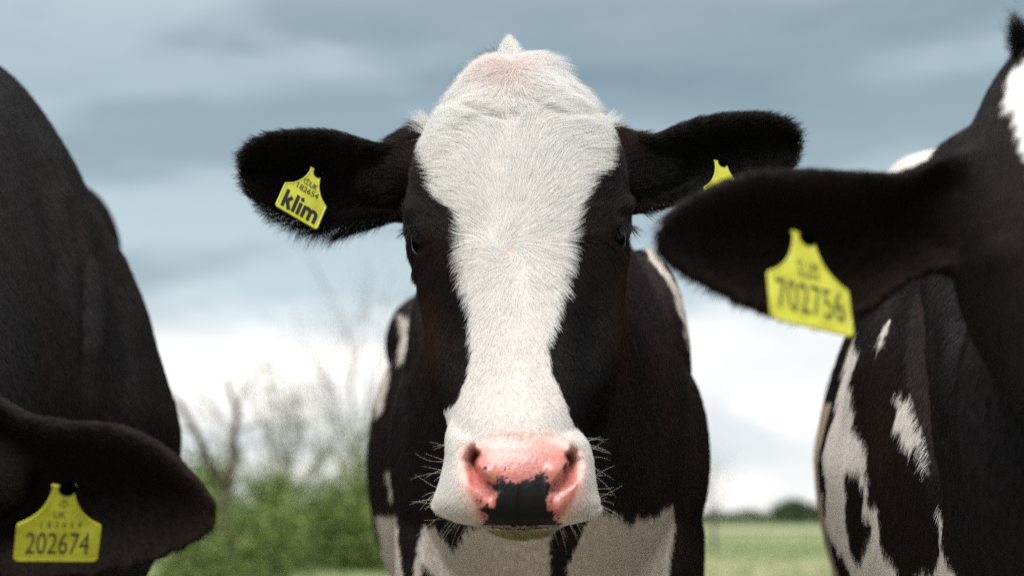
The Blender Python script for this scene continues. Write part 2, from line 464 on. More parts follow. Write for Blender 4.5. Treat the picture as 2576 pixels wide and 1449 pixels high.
def build_background():
    # hedge bank behind, to the left of the middle cow
    G = lambda x, y: float(ground_height(np.array(x), np.array(y)))
    def gx(u, v, y): return W(u, v, y)
    specs = [
        (620, 15.5, (0.80, 0.7, 0.95), 5200, 0.030, M_LEAF, 'low green bush just right of the near dark ear tip'),
        (760, 17.0, (0.95, 0.8, 1.12), 6000, 0.032, M_LEAF, 'green hedge bush below the pale blossoming shrub'),
        (870, 16.0, (0.75, 0.7, 0.92), 5200, 0.030, M_LEAF, 'dark green bush next to the shoulder of the middle cow'),
        (980, 18.5, (1.0, 0.8, 1.15), 5200, 0.034, M_LEAF, 'green bush partly hidden behind the left shoulder of the middle cow'),
        (575, 11.6, (0.62, 0.5, 0.92), 5200, 0.024, M_LEAF, 'leafy green bush in front of the forked bare tree'),
        (480, 17.5, (0.85, 0.8, 1.05), 5000, 0.032, M_LEAF, 'green hedge bush mostly hidden behind the near dark ear'),
    ]
    for u, y, r, n, s, mt, lb in specs:
        p = gx(u, 1290, y)
        bush('hedge_bush', (p[0], y, G(p[0], y) - 0.05), r, n, s, mt, lb, 'bush', 'hedge bushes behind the cows')
    for u, y, hz, n, lb in ((700, 19, 2.05, 2600, 'pale thin leafed shrub rising above the green hedge, the taller of two'), (905, 20, 1.9, 2100, 'pale thin leafed shrub beside the left edge of the middle cow')):
        p = gx(u, 1290, y)
        t = thing('spring_shrub', (p[0], y, G(p[0], y)), lb, 'shrub')
        g = Geo(); tips = []
        for k in range(6):
            d = np.array([rng.normal() * 0.45, rng.normal() * 0.3, 1.0]); d /= np.linalg.norm(d)
            grow(g, np.array([p[0], y, G(p[0], y)]), d, hz * 0.62, 0.028, 2, 0.5, 4, tips)
        o = link('branch', g.mesh('branch'), t, M_TWIG); o['kind'] = 'stuff'
        T = np.array(tips); idx = rng.integers(0, len(T), n)
        leaves_mesh('foliage', T[idx] + rng.normal(size=(n, 3)) * 0.13, 0.026, M_LEAF2, t)
    # pollarded tree with two stout limbs
    y = 13.0
    b = gx(575, 1330, y); b[2] = G(b[0], y)
    t = thing('pollarded_tree', tuple(b), 'bare brown tree forking into two stout upright limbs behind the hedge', 'tree')
    g = Geo(); k0 = gx(566, 1225, y)
    P = limb(g, b, k0, 0.085, 0.06, 0.03, 8, 10)
    link('trunk', g.mesh('trunk'), t, M_BARK)
    g = Geo()
    pl = [gx(560, 1220, y), gx(520, 1150, y - .1), gx(490, 1080, y - .15), gx(450, 1010, y - .2), gx(420, 985, y - .2)]
    for i in range(4): limb(g, pl[i], pl[i + 1], 0.048 - i * 0.008, 0.042 - i * 0.008, 0.03)
    link('limb', g.mesh('limb'), t, M_BARK)
    g = Geo()
    pl = [gx(570, 1225, y), gx(588, 1150, y + .1), gx(590, 1085, y + .1), gx(598, 1030, y + .12), gx(578, 985, y + .1), gx(570, 950, y + .1)]
    for i in range(5): limb(g, pl[i], pl[i + 1], 0.050 - i * 0.007, 0.044 - i * 0.007, 0.03)
    link('limb', g.mesh('limb'), t, M_BARK)
    g = Geo()
    for q0, q1 in ((gx(520, 1150, y), gx(470, 1140, y)), (gx(590, 1085, y), gx(640, 1070, y)), (gx(598, 1030, y), gx(625, 980, y)), (gx(490, 1080, y), gx(455, 1075, y))):
        grow(g, q0, (q1 - q0) / np.linalg.norm(q1 - q0), 0.28, 0.014, 1, 0.5, 3)
    o = link('twig', g.mesh('twig'), t, M_BARK); o['kind'] = 'stuff'
    # tall thin bare tree whose twigs reach up beside the head
    for (u, y, hh, lb) in ((895, 24.0, 5.0, 'tall bare tree with fine grey twigs left of the middle cow'), (1795, 30.0, 2.6, 'small bare tree with faint twigs right of the middle cow')):
        p = gx(u, 1290, y); z0 = G(p[0], y)
        t = thing('bare_tree', (p[0], y, z0), lb, 'tree')
        g = Geo(); limb(g, (p[0], y, z0), (p[0], y, z0 + hh * 0.35), 0.05, 0.036, 0.02, 6, 8)
        link('trunk', g.mesh('trunk'), t, M_TWIG)
        g = Geo()
        for k in range(9):
            d = np.array([rng.normal() * 0.42, rng.normal() * 0.3, 1.0]); d /= np.linalg.norm(d)
            grow(g, np.array([p[0], y, z0 + hh * rng.uniform(0.15, 0.35)]), d, hh * rng.uniform(0.3, 0.45), 0.0034 * hh, 2, 0.42, 4)
        o = link('crown', g.mesh('crown'), t, M_TWIG); o['kind'] = 'stuff'
    # far hedge line and the rounded tree on the skyline
    y = 95.0
    p = gx(2008, 1290, y)
    t = thing('round_tree', (p[0], y, G(p[0], y)), 'round dark green tree alone on the far skyline at right', 'tree')
    g = Geo(); limb(g, (p[0], y, G(p[0], y) - .1), (p[0], y, 1.2), 0.16, 0.1, 0.02); link('trunk', g.mesh('trunk'), t, M_BARK)
    cs = np.array([[rng.normal() * 0.85, rng.normal() * 0.6, 0] for _ in range(26)])
    cs[:, 2] = (1.25 - 0.30 * cs[:, 0] ** 2) * rng.uniform(0.35, 1.0, 26) + 0.15
    idx = rng.integers(0, 26, 7000)
    C = cs[idx] + rng.normal(size=(7000, 3)) * [0.30, 0.30, 0.16] + [p[0], y, 0.1]; C[:, 2] = np.maximum(C[:, 2], G(p[0], y))
    leaves_mesh('crown', C, 0.10, M_LEAF3, t)
    n = 26000
    X = rng.uniform(-50, 60, n); Y = 100 + rng.normal(size=n) * 0.7
    Z = 0.1 + rng.uniform(0, 1, n) ** 1.3 * (0.78 + 0.14 * np.sin(X * 0.9) + 0.10 * np.sin(X * 2.3 + 1))
    o = leaves_mesh('far_hedge', np.stack([X, Y, Z], 1), 0.14, M_LEAF3, None, None)
    tag(o, 'long low dark green hedge along the far edge of the field', 'hedge', kind='stuff')
    # grass blades in the part of the field that shows
    n = 45000
    Y = 8 + rng.uniform(0, 1, n) ** 1.3 * 44
    X = Y * rng.uniform(-0.62, 0.62, n)
    hgt = rng.uniform(0.03, 0.09, n); wd = 0.006 + 0.0004 * Y
    bx = rng.normal(size=n) * 0.03; by = rng.normal(size=n) * 0.03
    Z = ground_height(X, Y)
    V = np.stack([np.stack([X - wd, Y, Z - .01], 1), np.stack([X + wd, Y, Z - .01], 1), np.stack([X + bx, Y + by, Z + hgt], 1)], 1).reshape(-1, 3)
    me = bpy.data.meshes.new('grass'); me.vertices.add(3 * n); me.loops.add(3 * n); me.polygons.add(n)
    me.vertices.foreach_set('co', V.astype(np.float32).ravel()); me.loops.foreach_set('vertex_index', np.arange(3 * n, dtype=np.int32))
    me.polygons.foreach_set('loop_start', np.arange(0, 3 * n, 3, dtype=np.int32)); me.update(calc_edges=True)
    o = link('grass', me, None, M_GRASS); tag(o, 'short green pasture grass of the field', 'grass', kind='stuff')
build_background()

# ------------------------------------------------------------------ cow anatomy
# head: dorsal line from poll to nose, sections square to it; widths from the silhouette
HT = W(1288, 116, 1.590); HN = W(1288, 1105, 1.350)
AX = (HN - HT); HL = np.linalg.norm(AX); AX /= HL
VN = np.array([0.0, -AX[2], AX[1]])            # towards the throat
SIL = np.array([  # v, left u, right u
    (60, 1270, 1310), (100, 1225, 1350), (140, 1178, 1395), (175, 1152, 1420), (215, 1134, 1446), (260, 1112, 1478), (300, 1090, 1512), (350, 1064, 1548), (430, 1030, 1580),
    (520, 1016, 1590), (570, 1010, 1594), (620, 1013, 1592), (700, 1034, 1584), (800, 1052, 1576), (900, 1070, 1566), (980, 1090, 1545), (1060, 1112, 1500), (1120, 1125, 1470), (1200, 1140, 1450)], float)
def head_geo(g):
    n, m = 120, 96
    S = np.linspace(-0.012, HL * 1.0, n)
    fr = np.clip(S / HL, 0, 1)
    Dp = np.interp(fr, [0, 0.15, 0.35, 0.5, 0.65, 0.8, 0.92, 1.0], [0.17, 0.22, 0.235, 0.235, 0.19, 0.14, 0.11, 0.10]); Dp = smooth1(Dp, 30)
    bul = np.interp(fr, [0, 0.08, 0.2, 0.32, 0.5, 0.7, 0.85, 1], [0.0, 0.002, 0.010, 0.008, -0.002, -0.004, -0.004, 0.002]); bul = smooth1(bul, 20)
    q0 = -bul
    t0 = np.interp(fr, [0, 0.3, 0.5, 0.7, 1], [0.5, 0.40, 0.40, 0.42, 0.5])
    xs_l, xs_r = [], []
    for i in range(n):
        mid = HT + AX * S[i] + VN * (Dp[i] * t0[i])
        u, v = UV(mid)
        vv = v - np.interp(v, [100, 320, 420, 620], [72, 66, 40, 0])
        xl = W(np.interp(vv, SIL[:, 0], SIL[:, 1]), v, mid[1])[0]; xr = W(np.interp(vv, SIL[:, 0], SIL[:, 2]), v, mid[1])[0]
        xs_l.append(xl); xs_r.append(xr)
    xl = smooth1(xs_l, 6) + 0.006; xr = smooth1(xs_r, 6) - 0.006   # the fur adds the rest
    e = np.sqrt(np.clip(1 - np.clip(1 - (S - S[0]) / 0.050, 0, 1) ** 2, 0.0, 1)) * 0.97 + 0.03
    xc, hw = (xl + xr) / 2, (xr - xl) / 2
    hw_n = hw * (0.30 + 0.70 * e)
    a = np.linspace(0, 2 * math.pi, m, endpoint=False)   # a=0 : dorsal (front)
    R = np.zeros((n, m, 3))
    pf = np.interp(fr, [0, 0.25, 0.45, 0.6, 0.8, 1], [2.2, 2.6, 2.7, 2.2, 2.1, 2.3])
    for i in range(n):
        c, s_ = np.cos(a), np.sin(a)
        front = c > 0
        p = np.where(front, pf[i], 2.0)
        X = np.sign(s_) * np.abs(s_) ** (2 / p)
        C = np.sign(c) * np.abs(c) ** (2 / p)
        d = Dp[i]; qd = d * t0[i] - q0[i]; qv = d * (1 - t0[i])
        q = d * t0[i] - np.where(front, qd * C, qv * C) * (0.25 + 0.75 * e[i])
        tp = np.where(front, 1.0, 1 - 0.30 * np.abs(C) * np.clip((fr[i] - 0.2) * 3, 0, 1))
        x = xc[i] + hw_n[i] * X * tp
        R[i] = HT + AX * S[i] + VN * q[:, None]
        R[i, :, 0] = x
    g.rings(R)
MUZ = np.array([  # v, left u, right u, front y
    (1052, 1128, 1440, 1.392), (1080, 1120, 1466, 1.372), (1110, 1117, 1482, 1.352), (1150, 1117, 1494, 1.338), (1190, 1108, 1498, 1.331), (1230, 1097, 1504, 1.328), (1266, 1084, 1514, 1.328),
    (1288, 1098, 1506, 1.331), (1304, 1140, 1474, 1.336), (1318, 1190, 1430, 1.346), (1328, 1232, 1392, 1.362)], float)
def muzzle_geo(g):
    n, m = 70, 80
    v = np.linspace(1052, 1334, n)
    ul = smooth1(np.interp(v, MUZ[:, 0], MUZ[:, 1]), 8) + 8; ur = smooth1(np.interp(v, MUZ[:, 0], MUZ[:, 2]), 8) - 8
    yf = smooth1(np.interp(v, MUZ[:, 0], MUZ[:, 3]), 12)
    ys = 1.398
    a = np.linspace(0, 2 * math.pi, m, endpoint=False)
    R = np.zeros((n, m, 3))
    for i in range(n):
        z = W(1288, v[i], ys)[2]
        xl = W(ul[i], v[i], ys)[0]; xr = W(ur[i], v[i], ys)[0]
        c, s_ = np.cos(a), np.sin(a)
        p = np.where(c > 0, 2.45, 2.0)
        X = np.sign(s_) * np.abs(s_) ** (2 / p); C = np.sign(c) * np.abs(c) ** (2 / p)
        yb = 1.50
        R[i, :, 0] = (xl + xr) / 2 + (xr - xl) / 2 * X
        R[i, :, 1] = ys - np.where(c > 0, (ys - yf[i]) * C, (yb - ys) * C)
        R[i, :, 2] = z
    g.rings(R)
    # chin and lower lip tucked under
    g.blob(W(1312, 1304, 1.405), (0.043, 0.045, 0.017))
    g.blob(W(1310, 1250, 1.48), (0.052, 0.06, 0.035))

def ear_geo(g, top, bot, y0, y1, cup=0.022, th=0.007, n=60, m=28, face=-1):
    """an ear from its upper and lower outline (picture points from root to tip); hollow on the side that faces the lens"""
    def resample(a):
        a = np.asarray(a, float); d = np.concatenate([[0], np.cumsum(np.hypot(*np.diff(a, axis=0).T))]); d /= d[-1]
        t = 1 - (1 - np.linspace(0, 1, n)) ** 1.5
        return np.stack([smooth1(np.interp(t, d, a[:, 0]), 3), smooth1(np.interp(t, d, a[:, 1]), 3)], 1)
    T, B = resample(top), resample(bot)
    yy = np.linspace(y0, y1, n)
    R = np.zeros((n, 2 * m, 3))
    s = np.linspace(-1, 1, m)
    for i in range(n):
        f = i / (n - 1)
        a = W(T[i, 0], T[i, 1], yy[i]); b = W(B[i, 0], B[i, 1], yy[i])
        c = (a + b) / 2; d = (b - a) / 2
        hl = np.linalg.norm(d)
        dep = min(cup * (1.3 - 0.6 * f), hl * 0.8)
        tt = min(th, hl)
        sc_ = 1 - tt / max(hl, 1e-6) * 0.6
        back = c + d * s[:, None]
        back[:, 1] += dep * (1 - s * s) * 1.0 + tt
        fs = s[::-1]
        frn = c + d * (fs * sc_)[:, None]
        frn[:, 1] += dep * (1 - fs * fs) * 1.0 - tt - 0.35 * dep * np.exp(-((fs + 0.75) / 0.28) ** 2)
        R[i, :m] = back; R[i, m:] = frn
    g.rings(R)

# ------------------------------------------------------------------ hair
def make_fur(name, me, parent, count, dens, color, flow, length, width, lift, seed, view_only=True, pts=5, curl=0.16, label=None):
    r = np.random.default_rng(seed)
    V, Nn, T = get_v(me), normals(me), tris(me)
    A, B, C = V[T[:, 0]], V[T[:, 1]], V[T[:, 2]]
    ar = np.linalg.norm(np.cross(B - A, C - A), axis=1) / 2
    ctr = (A + B + C) / 3; nc = (Nn[T[:, 0]] + Nn[T[:, 1]] + Nn[T[:, 2]]); nc /= np.linalg.norm(nc, axis=1)[:, None] + 1e-9
    w = ar * dens(ctr, nc)
    if view_only:
        vd = np.array([0, 0, H]) - ctr; vd /= np.linalg.norm(vd, axis=1)[:, None]
        u, v = UV(ctr)
        w = w * ((nc * vd).sum(1) > -0.30) * (u > -260) * (u < 2836) * (v > -200) * (v < 1640)
    cum = np.cumsum(w); 
    idx = np.searchsorted(cum, r.uniform(0, cum[-1], count)); idx = np.minimum(idx, len(T) - 1)
    b1, b2 = r.uniform(size=count), r.uniform(size=count); fl = b1 + b2 > 1; b1[fl] = 1 - b1[fl]; b2[fl] = 1 - b2[fl]
    P = A[idx] + (B - A)[idx] * b1[:, None] + (C - A)[idx] * b2[:, None]
    n = Nn[T[idx, 0]] * (1 - b1 - b2)[:, None] + Nn[T[idx, 1]] * b1[:, None] + Nn[T[idx, 2]] * b2[:, None]
    n /= np.linalg.norm(n, axis=1)[:, None]
    D = flow(P, n)
    D = D + nz(P, 22, seed + 1) * 0.12 + nz(P, 70, seed + 2) * 0.06 + r.normal(size=D.shape) * 0.06
    D -= (D * n).sum(1)[:, None] * n
    D /= np.linalg.norm(D, axis=1)[:, None] + 1e-9
    Ln = length(P, n) * r.uniform(0.6, 1.2, count)
    lf = lift(P, n) * r.uniform(0.6, 1.3, count) + nz(P, 60, seed + 3)[:, 0] * 0.05
    cl = np.cross(n, D) * (r.normal(size=count) * curl)[:, None]
    # the far half of each hair follows the flow where it has got to
    P2 = P + D * (Ln * 0.75)[:, None]
    D2 = flow(P2, n); D2 -= (D2 * n).sum(1)[:, None] * n; D2 /= np.linalg.norm(D2, axis=1)[:, None] + 1e-9
    same = ((D2 * D).sum(1) > -0.2)[:, None]
    cl = cl + np.where(same, (D2 - D) * 1.1, 0)
    t = np.linspace(0, 1, pts)
    Q = np.zeros((count, pts, 3))
    for k, tk in enumerate(t):
        ang = lf * (1 - 0.85 * tk)
        Q[:, k] = P + Ln[:, None] * (D * (tk * np.cos(lf * 0.7))[:, None] + n * (np.sin(lf) * (tk - 0.42 * tk * tk))[:, None] + cl * (tk * tk * 0.5))
    Q[:, 0] -= n * 0.001
    hc = bpy.data.hair_curves.new(name)
    hc.add_curves([pts] * count)
    hc.attributes['position'].data.foreach_set('vector', Q.astype(np.float32).ravel())
    wd = width(P)[:, None] * np.array([1.0, 1.0, 0.9, 0.65, 0.15])[None, :pts] if pts == 5 else width(P)[:, None] * np.linspace(1, 0.2, pts)[None]
    ra = hc.attributes.get('radius') or hc.attributes.new('radius', 'FLOAT', 'POINT')
    ra.data.foreach_set('value', wd.astype(np.float32).ravel())
    col = color(P, n, r)
    ca = hc.attributes.new('tint', 'FLOAT_COLOR', 'CURVE')
    ca.data.foreach_set('color', np.concatenate([col, np.ones((count, 1))], 1).astype(np.float32).ravel())
    hc.materials.append(M_HAIR)
    o = bpy.data.objects.new(name, hc); COL.objects.link(o)
    if parent:
        o.parent = parent; o.matrix_parent_inverse = Matrix.Translation(-parent.location)
    if label: o['label'] = label
    return o
def strands(name, parent, paths, radii, mat, label=None):
    """a few long single hairs: whiskers, lashes"""
    hc = bpy.data.hair_curves.new(name)
    hc.add_curves([len(p) for p in paths])
    hc.attributes['position'].data.foreach_set('vector', np.concatenate(paths).astype(np.float32).ravel())
    ra = hc.attributes.get('radius') or hc.attributes.new('radius', 'FLOAT', 'POINT')
    ra.data.foreach_set('value', np.concatenate([np.linspace(r, r * 0.3, len(p)) for p, r in zip(paths, radii)]).astype(np.float32))
    hc.materials.append(mat)
    o = bpy.data.objects.new(name, hc); COL.objects.link(o)
    o.parent = parent; o.matrix_parent_inverse = Matrix.Translation(-parent.location)
    return o

BLACK = np.array([0.0075, 0.0056, 0.0050]); BROWN = np.array([0.050, 0.021, 0.011]); WHITE = np.array([0.93, 0.912, 0.885])

# ------------------------------------------------------------------ coat patterns of the middle cow
BLAZE = [(1140, 40), (1077, 262), (1051, 318), (1060, 385), (1086, 440), (1081, 477), (1104, 524), (1137, 547), (1151, 588), (1153, 681), (1158, 720), (1174, 777), (1174, 833),
         (1177, 889), (1171, 939), (1157, 984), (1140, 1007), (1096, 1028), (1060, 1060), (1050, 1400), (1560, 1400), (1560, 1118), (1493, 1116), (1471, 1096), (1454, 1068), (1429, 1040), (1423, 1001),
         (1409, 967), (1393, 923), (1387, 872), (1404, 805), (1415, 760), (1435, 721), (1428, 699), (1442, 662), (1442, 630), (1447, 598), (1451, 570), (1460, 542), (1488, 491), (1488, 463),
         (1511, 440), (1539, 417), (1530, 394), (1534, 357), (1530, 311), (1534, 274), (1440, 40)]
PINK = [(1207, 1118), (1263, 1098), (1370, 1098), (1424, 1124), (1455, 1158), (1460, 1226), (1444, 1262), (1420, 1296), (1404, 1318), (1219, 1318), (1197, 1286), (1174, 1232), (1168, 1168), (1180, 1132)]
BLK = [(1227, 1208), (1240, 1216), (1262, 1205), (1280, 1212), (1297, 1214), (1315, 1208), (1331, 1209), (1345, 1200), (1350, 1192), (1366, 1196), (1372, 1208), (1387, 1222), (1386, 1238), (1376, 1247), (1379, 1262), (1376, 1281),
       (1398, 1287), (1392, 1300), (1407, 1318), (1381, 1329), (1241, 1329), (1213, 1318), (1227, 1304), (1208, 1282), (1222, 1276), (1241, 1279), (1246, 1262), (1250, 1242), (1240, 1228)]
NOS = [[(1196, 1142), (1187, 1158), (1190, 1178), (1206, 1198), (1226, 1214), (1240, 1232)], [(1434, 1146), (1440, 1160), (1436, 1178), (1420, 1200), (1402, 1218), (1389, 1234)]]
z2 = lambda pts: [(905 + 0.5605 * x, 636.7 + 0.5605 * y) for x, y in pts]
MIDW = [z2([(285, 1215), (335, 1195), (365, 1250), (410, 1312), (450, 1275), (480, 1235), (560, 1200), (860, 1200), (862, 1300), (858, 1620), (340, 1620), (335, 1440), (280, 1385), (262, 1600), (215, 1600), (255, 1330)]),
        z2([(1010, 1225), (1070, 1120), (1180, 1180), (1215, 1222), (1262, 1170), (1330, 1172), (1402, 1105), (1418, 1200), (1392, 1380), (1370, 1620), (900, 1620), (935, 1400)]),
        z2([(132, 232), (180, 150), (242, 115), (240, 180), (170, 250)]), z2([(180, 262), (228, 300), (232, 350), (205, 470), (178, 490), (182, 380)]),
        z2([(112, 520), (152, 470), (130, 600), (98, 712), (75, 722), (85, 620)]), z2([(70, 1160), (165, 1165), (205, 1500), (100, 1500), (92, 1290)]), z2([(120, 960), (140, 960), (150, 1100), (135, 1100)]),
        z2([(1262, -40), (1290, 10), (1340, 80), (1385, 155), (1440, 290), (1476, 420), (1500, 420), (1500, 300), (1300, -80)])]
def head_u(P):  # wobble the edges so that tufts cross them
    u, v = UV(P); return u, v
def white_mid(P, n, hair=True):
    u, v = UV(P)
    q = nz(P, 55, 91)
    u = u + q[:, 0] * 3.5; v = v + q[:, 1] * 4
    head = P[:, 1] < 1.70
    w = np.zeros(len(P))
    inset = np.interp(v, [300, 380, 450, 620, 800, 1000, 1040], [3, 9, 15, 16, 11, 7, -5])
    hh = (sdist(BLAZE, u, v) > inset) & (n[:, 1] < 0.45) & ((P - HT) @ VN < np.interp(v, [110, 200, 300], [0.055, 0.09, 0.16]))
    hh |= (P[:, 1] < 1.47) & (v > 1035 + 1.25 * np.maximum(0, u - 1425)) & (UV(P)[0] < 1520)
    hh &= ~((u > 1440) & (v > 640) & (v < 1035 + 1.25 * np.maximum(0, u - 1425)) & (v < 1120))
    hh &= ~((np.abs(UV(P)[0] - 1300) > 230) & (v < 600))
    w[head & hh] = 1
    tb = np.zeros(len(P), bool)
    for pl in MIDW: tb |= inside(pl, u, v)
    w[~head & tb] = 1
    low = ~head & (P[:, 2] < 0.62) & (P[:, 2] > 0.08)
    w[low] = 1
    return w
def brown_mid(P):
    u, v = UV(P)
    b = np.clip(nz(P, 9, 5)[:, 0] * 0.22 + 0.10, 0, 1)
    b = b + 0.9 * np.exp(-((u - 1085) / 45) ** 2 - ((v - 830) / 110) ** 2) + 0.9 * np.exp(-((u - 1560) / 28) ** 2 - ((v - 800) / 170) ** 2) + 0.8 * np.exp(-((u - 1560) / 40) ** 2 - ((v - 330) / 50) ** 2) + 0.5 * np.exp(-((u - 1040) / 30) ** 2 - ((v - 360) / 60) ** 2)
    return np.clip(b, 0, 1)
def col_mid(P, n, r=None):
    w = white_mid(P, n)
    b = brown_mid(P)[:, None]
    c = BLACK * (1 - b) + BROWN * b
    u, v = UV(P)
    c = np.where((P[:, 1:2] > 1.75), c * 0.7 + np.array([0.018, 0.0145, 0.0145]), c)
    ear = ((u < 985) | (u > 1625)) & (v < 640) & (P[:, 1] < 1.75)
    c = np.where(ear[:, None], c * 0.45, c)
    wc = np.tile(WHITE, (len(P), 1))
    body = P[:, 1] > 1.75
    wc[body] = (0.82, 0.755, 0.685)
    # pink skin glows through the thin hair of the poll, cream and green stains near the mouth
    pk = (0.22 * np.exp(-((u - 1292) / 40) ** 2 - ((v - 165) / 20) ** 2) + 0.26 * np.exp(-((u - 1262) / 48) ** 2 - ((v - 185) / 34) ** 2) + 0.6 * np.exp(-((u - 1280) / 5) ** 2 - ((v - 632) / 7) ** 2)) * (P[:, 1] < 1.7)
    wc = wc * (1 - np.clip(pk, 0, 1)[:, None] * np.array([0.05, 0.30, 0.32]))
    cr = np.clip((v - 1318) / 16, 0, 1) * (P[:, 1] < 1.5)
    wc = wc * (1 - cr[:, None] * np.array([0.62, 0.62, 0.80]))
    # hair thins out around the nose
    pd = sdist(PINK, u, v)
    thin = np.clip(1 + pd / 26, 0, 1) * (P[:, 1] < 1.5) * 0.45
    wc = wc * (1 - thin[:, None] * np.array([0.03, 0.30, 0.30]))
    return np.where(w[:, None] > 0.5, wc, c)

# flow of the coat over the face: picture position -> direction in the picture
GUIDE = np.array([
    (1280, 590, -.15, -1), (1280, 500, 0, -1), (1280, 400, 0, -1), (1330, 300, .1, -1), (1230, 330, -.5, -1), (1200, 420, -.45, -1), (1120, 340, -1, -.35), (1090, 420, -1, -.1), (1130, 480, -.9, -.3), (1400, 420, .45, -1),
    (1480, 330, 1, -.5), (1510, 410, 1, -.1), (1420, 500, .8, -.6), (1200, 560, -.8, -.7), (1370, 560, .8, -.7), (1170, 640, -1, .25), (1400, 640, 1, .25), (1280, 680, .1, 1), (1220, 690, -.7, .8), (1350, 690, .7, .8),
    (1280, 760, 0, 1), (1200, 780, -.45, 1), (1380, 780, .45, 1), (1280, 900, 0, 1), (1280, 1040, 0, 1), (1210, 920, -.3, 1), (1350, 920, .3, 1), (1160, 1060, -.5, 1), (1420, 1060, .5, 1), (1120, 1150, -1, .7), (1480, 1150, 1, .7),
    (1110, 1260, -1, .6), (1490, 1260, 1, .6), (1200, 1330, -.4, 1), (1310, 1335, 0, 1), (1400, 1330, .4, 1), (1280, 1085, 0, .8),
    (1285, 225, 0, 1), (1220, 215, -.6, .9), (1370, 215, .6, .9), (1160, 235, -1, .35), (1430, 235, 1, .35), (1290, 120, 0, -1), (1220, 135, -.8, -.6), (1360, 135, .8, -.6), (1160, 190, -1, -.1), (1430, 190, 1, -.1),
    (1200, 262, -1, .15), (1400, 262, .9, .0), (1300, 262, .1, .6), (1100, 275, -1, -.1), (1500, 280, 1, -.1),
    (1110, 560, -.5, -.5), (1060, 500, -.7, -.6), (1050, 420, -.9, -.5), (1480, 560, .5, -.5), (1530, 500, .7, -.6), (1560, 400, .9, -.5), (1100, 660, -.4, .9), (1100, 760, -.5, 1), (1100, 900, -.3, 1), (1490, 660, .4, .9), (1490, 760, .5, 1),
    (1490, 900, .3, 1), (1550, 800, .3, 1), (1050, 800, -.3, 1)], float)
def flow_mid(P, n):
    u, v = UV(P)
    d2 = (u[:, None] - GUIDE[:, 0]) ** 2 + (v[:, None] - GUIDE[:, 1]) ** 2
    w = 1 / (d2 + 300) ** 1.6
    gd = GUIDE[:, 2:] / np.linalg.norm(GUIDE[:, 2:], axis=1)[:, None]
    d = w @ gd / w.sum(1)[:, None]
    # swirl at the two whorls
    for cu, cv, R, sw in ((1280, 632, 55, 1.6), (1288, 160, 20, 0.5)):
        du, dv = u - cu, v - cv; rr = np.hypot(du, dv) + 1e-6
        k = np.exp(-(rr / R) ** 2)[:, None]
        rad = np.stack([du - sw * dv, dv + sw * du], 1) / rr[:, None]
        d = d * (1 - k) + rad * k
        core = np.exp(-(rr / 11) ** 2)[:, None]
        d = d * (1 - core) + np.stack([np.sin(P[:, 0] * 9100 + P[:, 2] * 5300), np.sin(P[:, 2] * 8700 + 1)], 1) * core
    D = np.stack([d[:, 0], np.zeros(len(P)), -d[:, 1]], 1)
    # ears: out along the ear, fringing downward at the lower rim
    el_ = (u < 1005) & (v < 640) & (P[:, 1] < 1.75); er = (u > 1600) & (v < 600) & (P[:, 1] < 1.75)
    lowl = np.clip((v - 470) / 110, 0, 1); topl = np.clip((400 - v) / 70, 0, 1)
    D[el_] = np.stack([-1 + 0.6 * lowl, np.zeros(len(P)), 0.35 * topl - 1.0 * lowl], 1)[el_]
    D[er] = np.stack([1 - 0.5 * lowl, np.zeros(len(P)), 0.45 * topl - 1.0 * lowl], 1)[er]
    body = P[:, 1] > 1.68
    D[body] = (np.array([0.0, 0.35, -1.0]) + nz(P, 3, 8) * 0.25)[body]
    return D
def len_mid(P, n):
    u, v = UV(P)
    Lh = np.interp(v, [90, 180, 260, 330, 600, 800, 1000, 1100, 1250, 1340], [0.032, 0.029, 0.028, 0.025, 0.020, 0.014, 0.010, 0.0085, 0.0090, 0.012])
    side = (u < 1060) | (u > 1540)
    Lh = Lh * (1 + 0.5 * (v < 250) * np.clip(nz(P, 40, 61)[:, 0], -0.5, 1))
    Lh = np.where(side & (v > 250) & (v < 620), Lh * 1.05, Lh)
    pd = sdist(PINK, u, v)
    Lh = np.where((P[:, 1] < 1.5) & (v > 1080), Lh * np.clip(-pd / 30, 0.22, 1), Lh)
    ear = ((u < 1005) | (u > 1600)) & (v < 640) & (P[:, 1] < 1.75)
    rim = np.clip((v - 500) / 60, 0, 1)
    Lh = np.where(ear, 0.016 + 0.020 * rim, Lh)
    for cu, cv in ((1280, 632), (1290, 165)): Lh = Lh * (1 - 0.5 * np.exp(-((u - cu) ** 2 + (v - cv) ** 2) / 700))
    return np.where(P[:, 1] > 1.75, 0.013, Lh)
def dens_mid(c, n):
    u, v = UV(c)
    d = np.ones(len(c))
    d *= np.where(c[:, 1] > 1.75, 0.20, 1.0)
    pd = sdist(PINK, u, v)
    nose = (c[:, 1] < 1.42) & (pd > -2)
    d *= np.where((c[:, 1] < 1.47) & (v > 1040), 1.7, 1.0)
    d[nose] = 0
    d[(c[:, 1] < 1.42) & (pd <= -2) & (pd > -14)] *= 0.55
    for cu, cv in ((1280, 632), (1290, 165)): d *= 1 + 2.5 * np.exp(-((u - cu) ** 2 + (v - cv) ** 2) / 900) * (c[:, 1] < 1.68)
    d *= np.where((c[:, 1] < 1.68), 1.0, 1.0)
    for e_ in EYES:
        d *= np.where(np.linalg.norm(c - e_, axis=1) < 0.0185, 0.02, 1)
    return d
def lift_mid(P, n):
    u, v = UV(P)
    lf = np.interp(v, [100, 200, 300, 600, 1000, 1300], [0.75, 0.42, 0.26, 0.20, 0.22, 0.5])
    ear = ((u < 1005) | (u > 1600)) & (v < 640)
    return np.where(ear, 0.45, np.where(P[:, 1] > 1.75, 0.25, lf))

EYES = [W(1077, 608, 1.527), W(1532, 600, 1.527)]

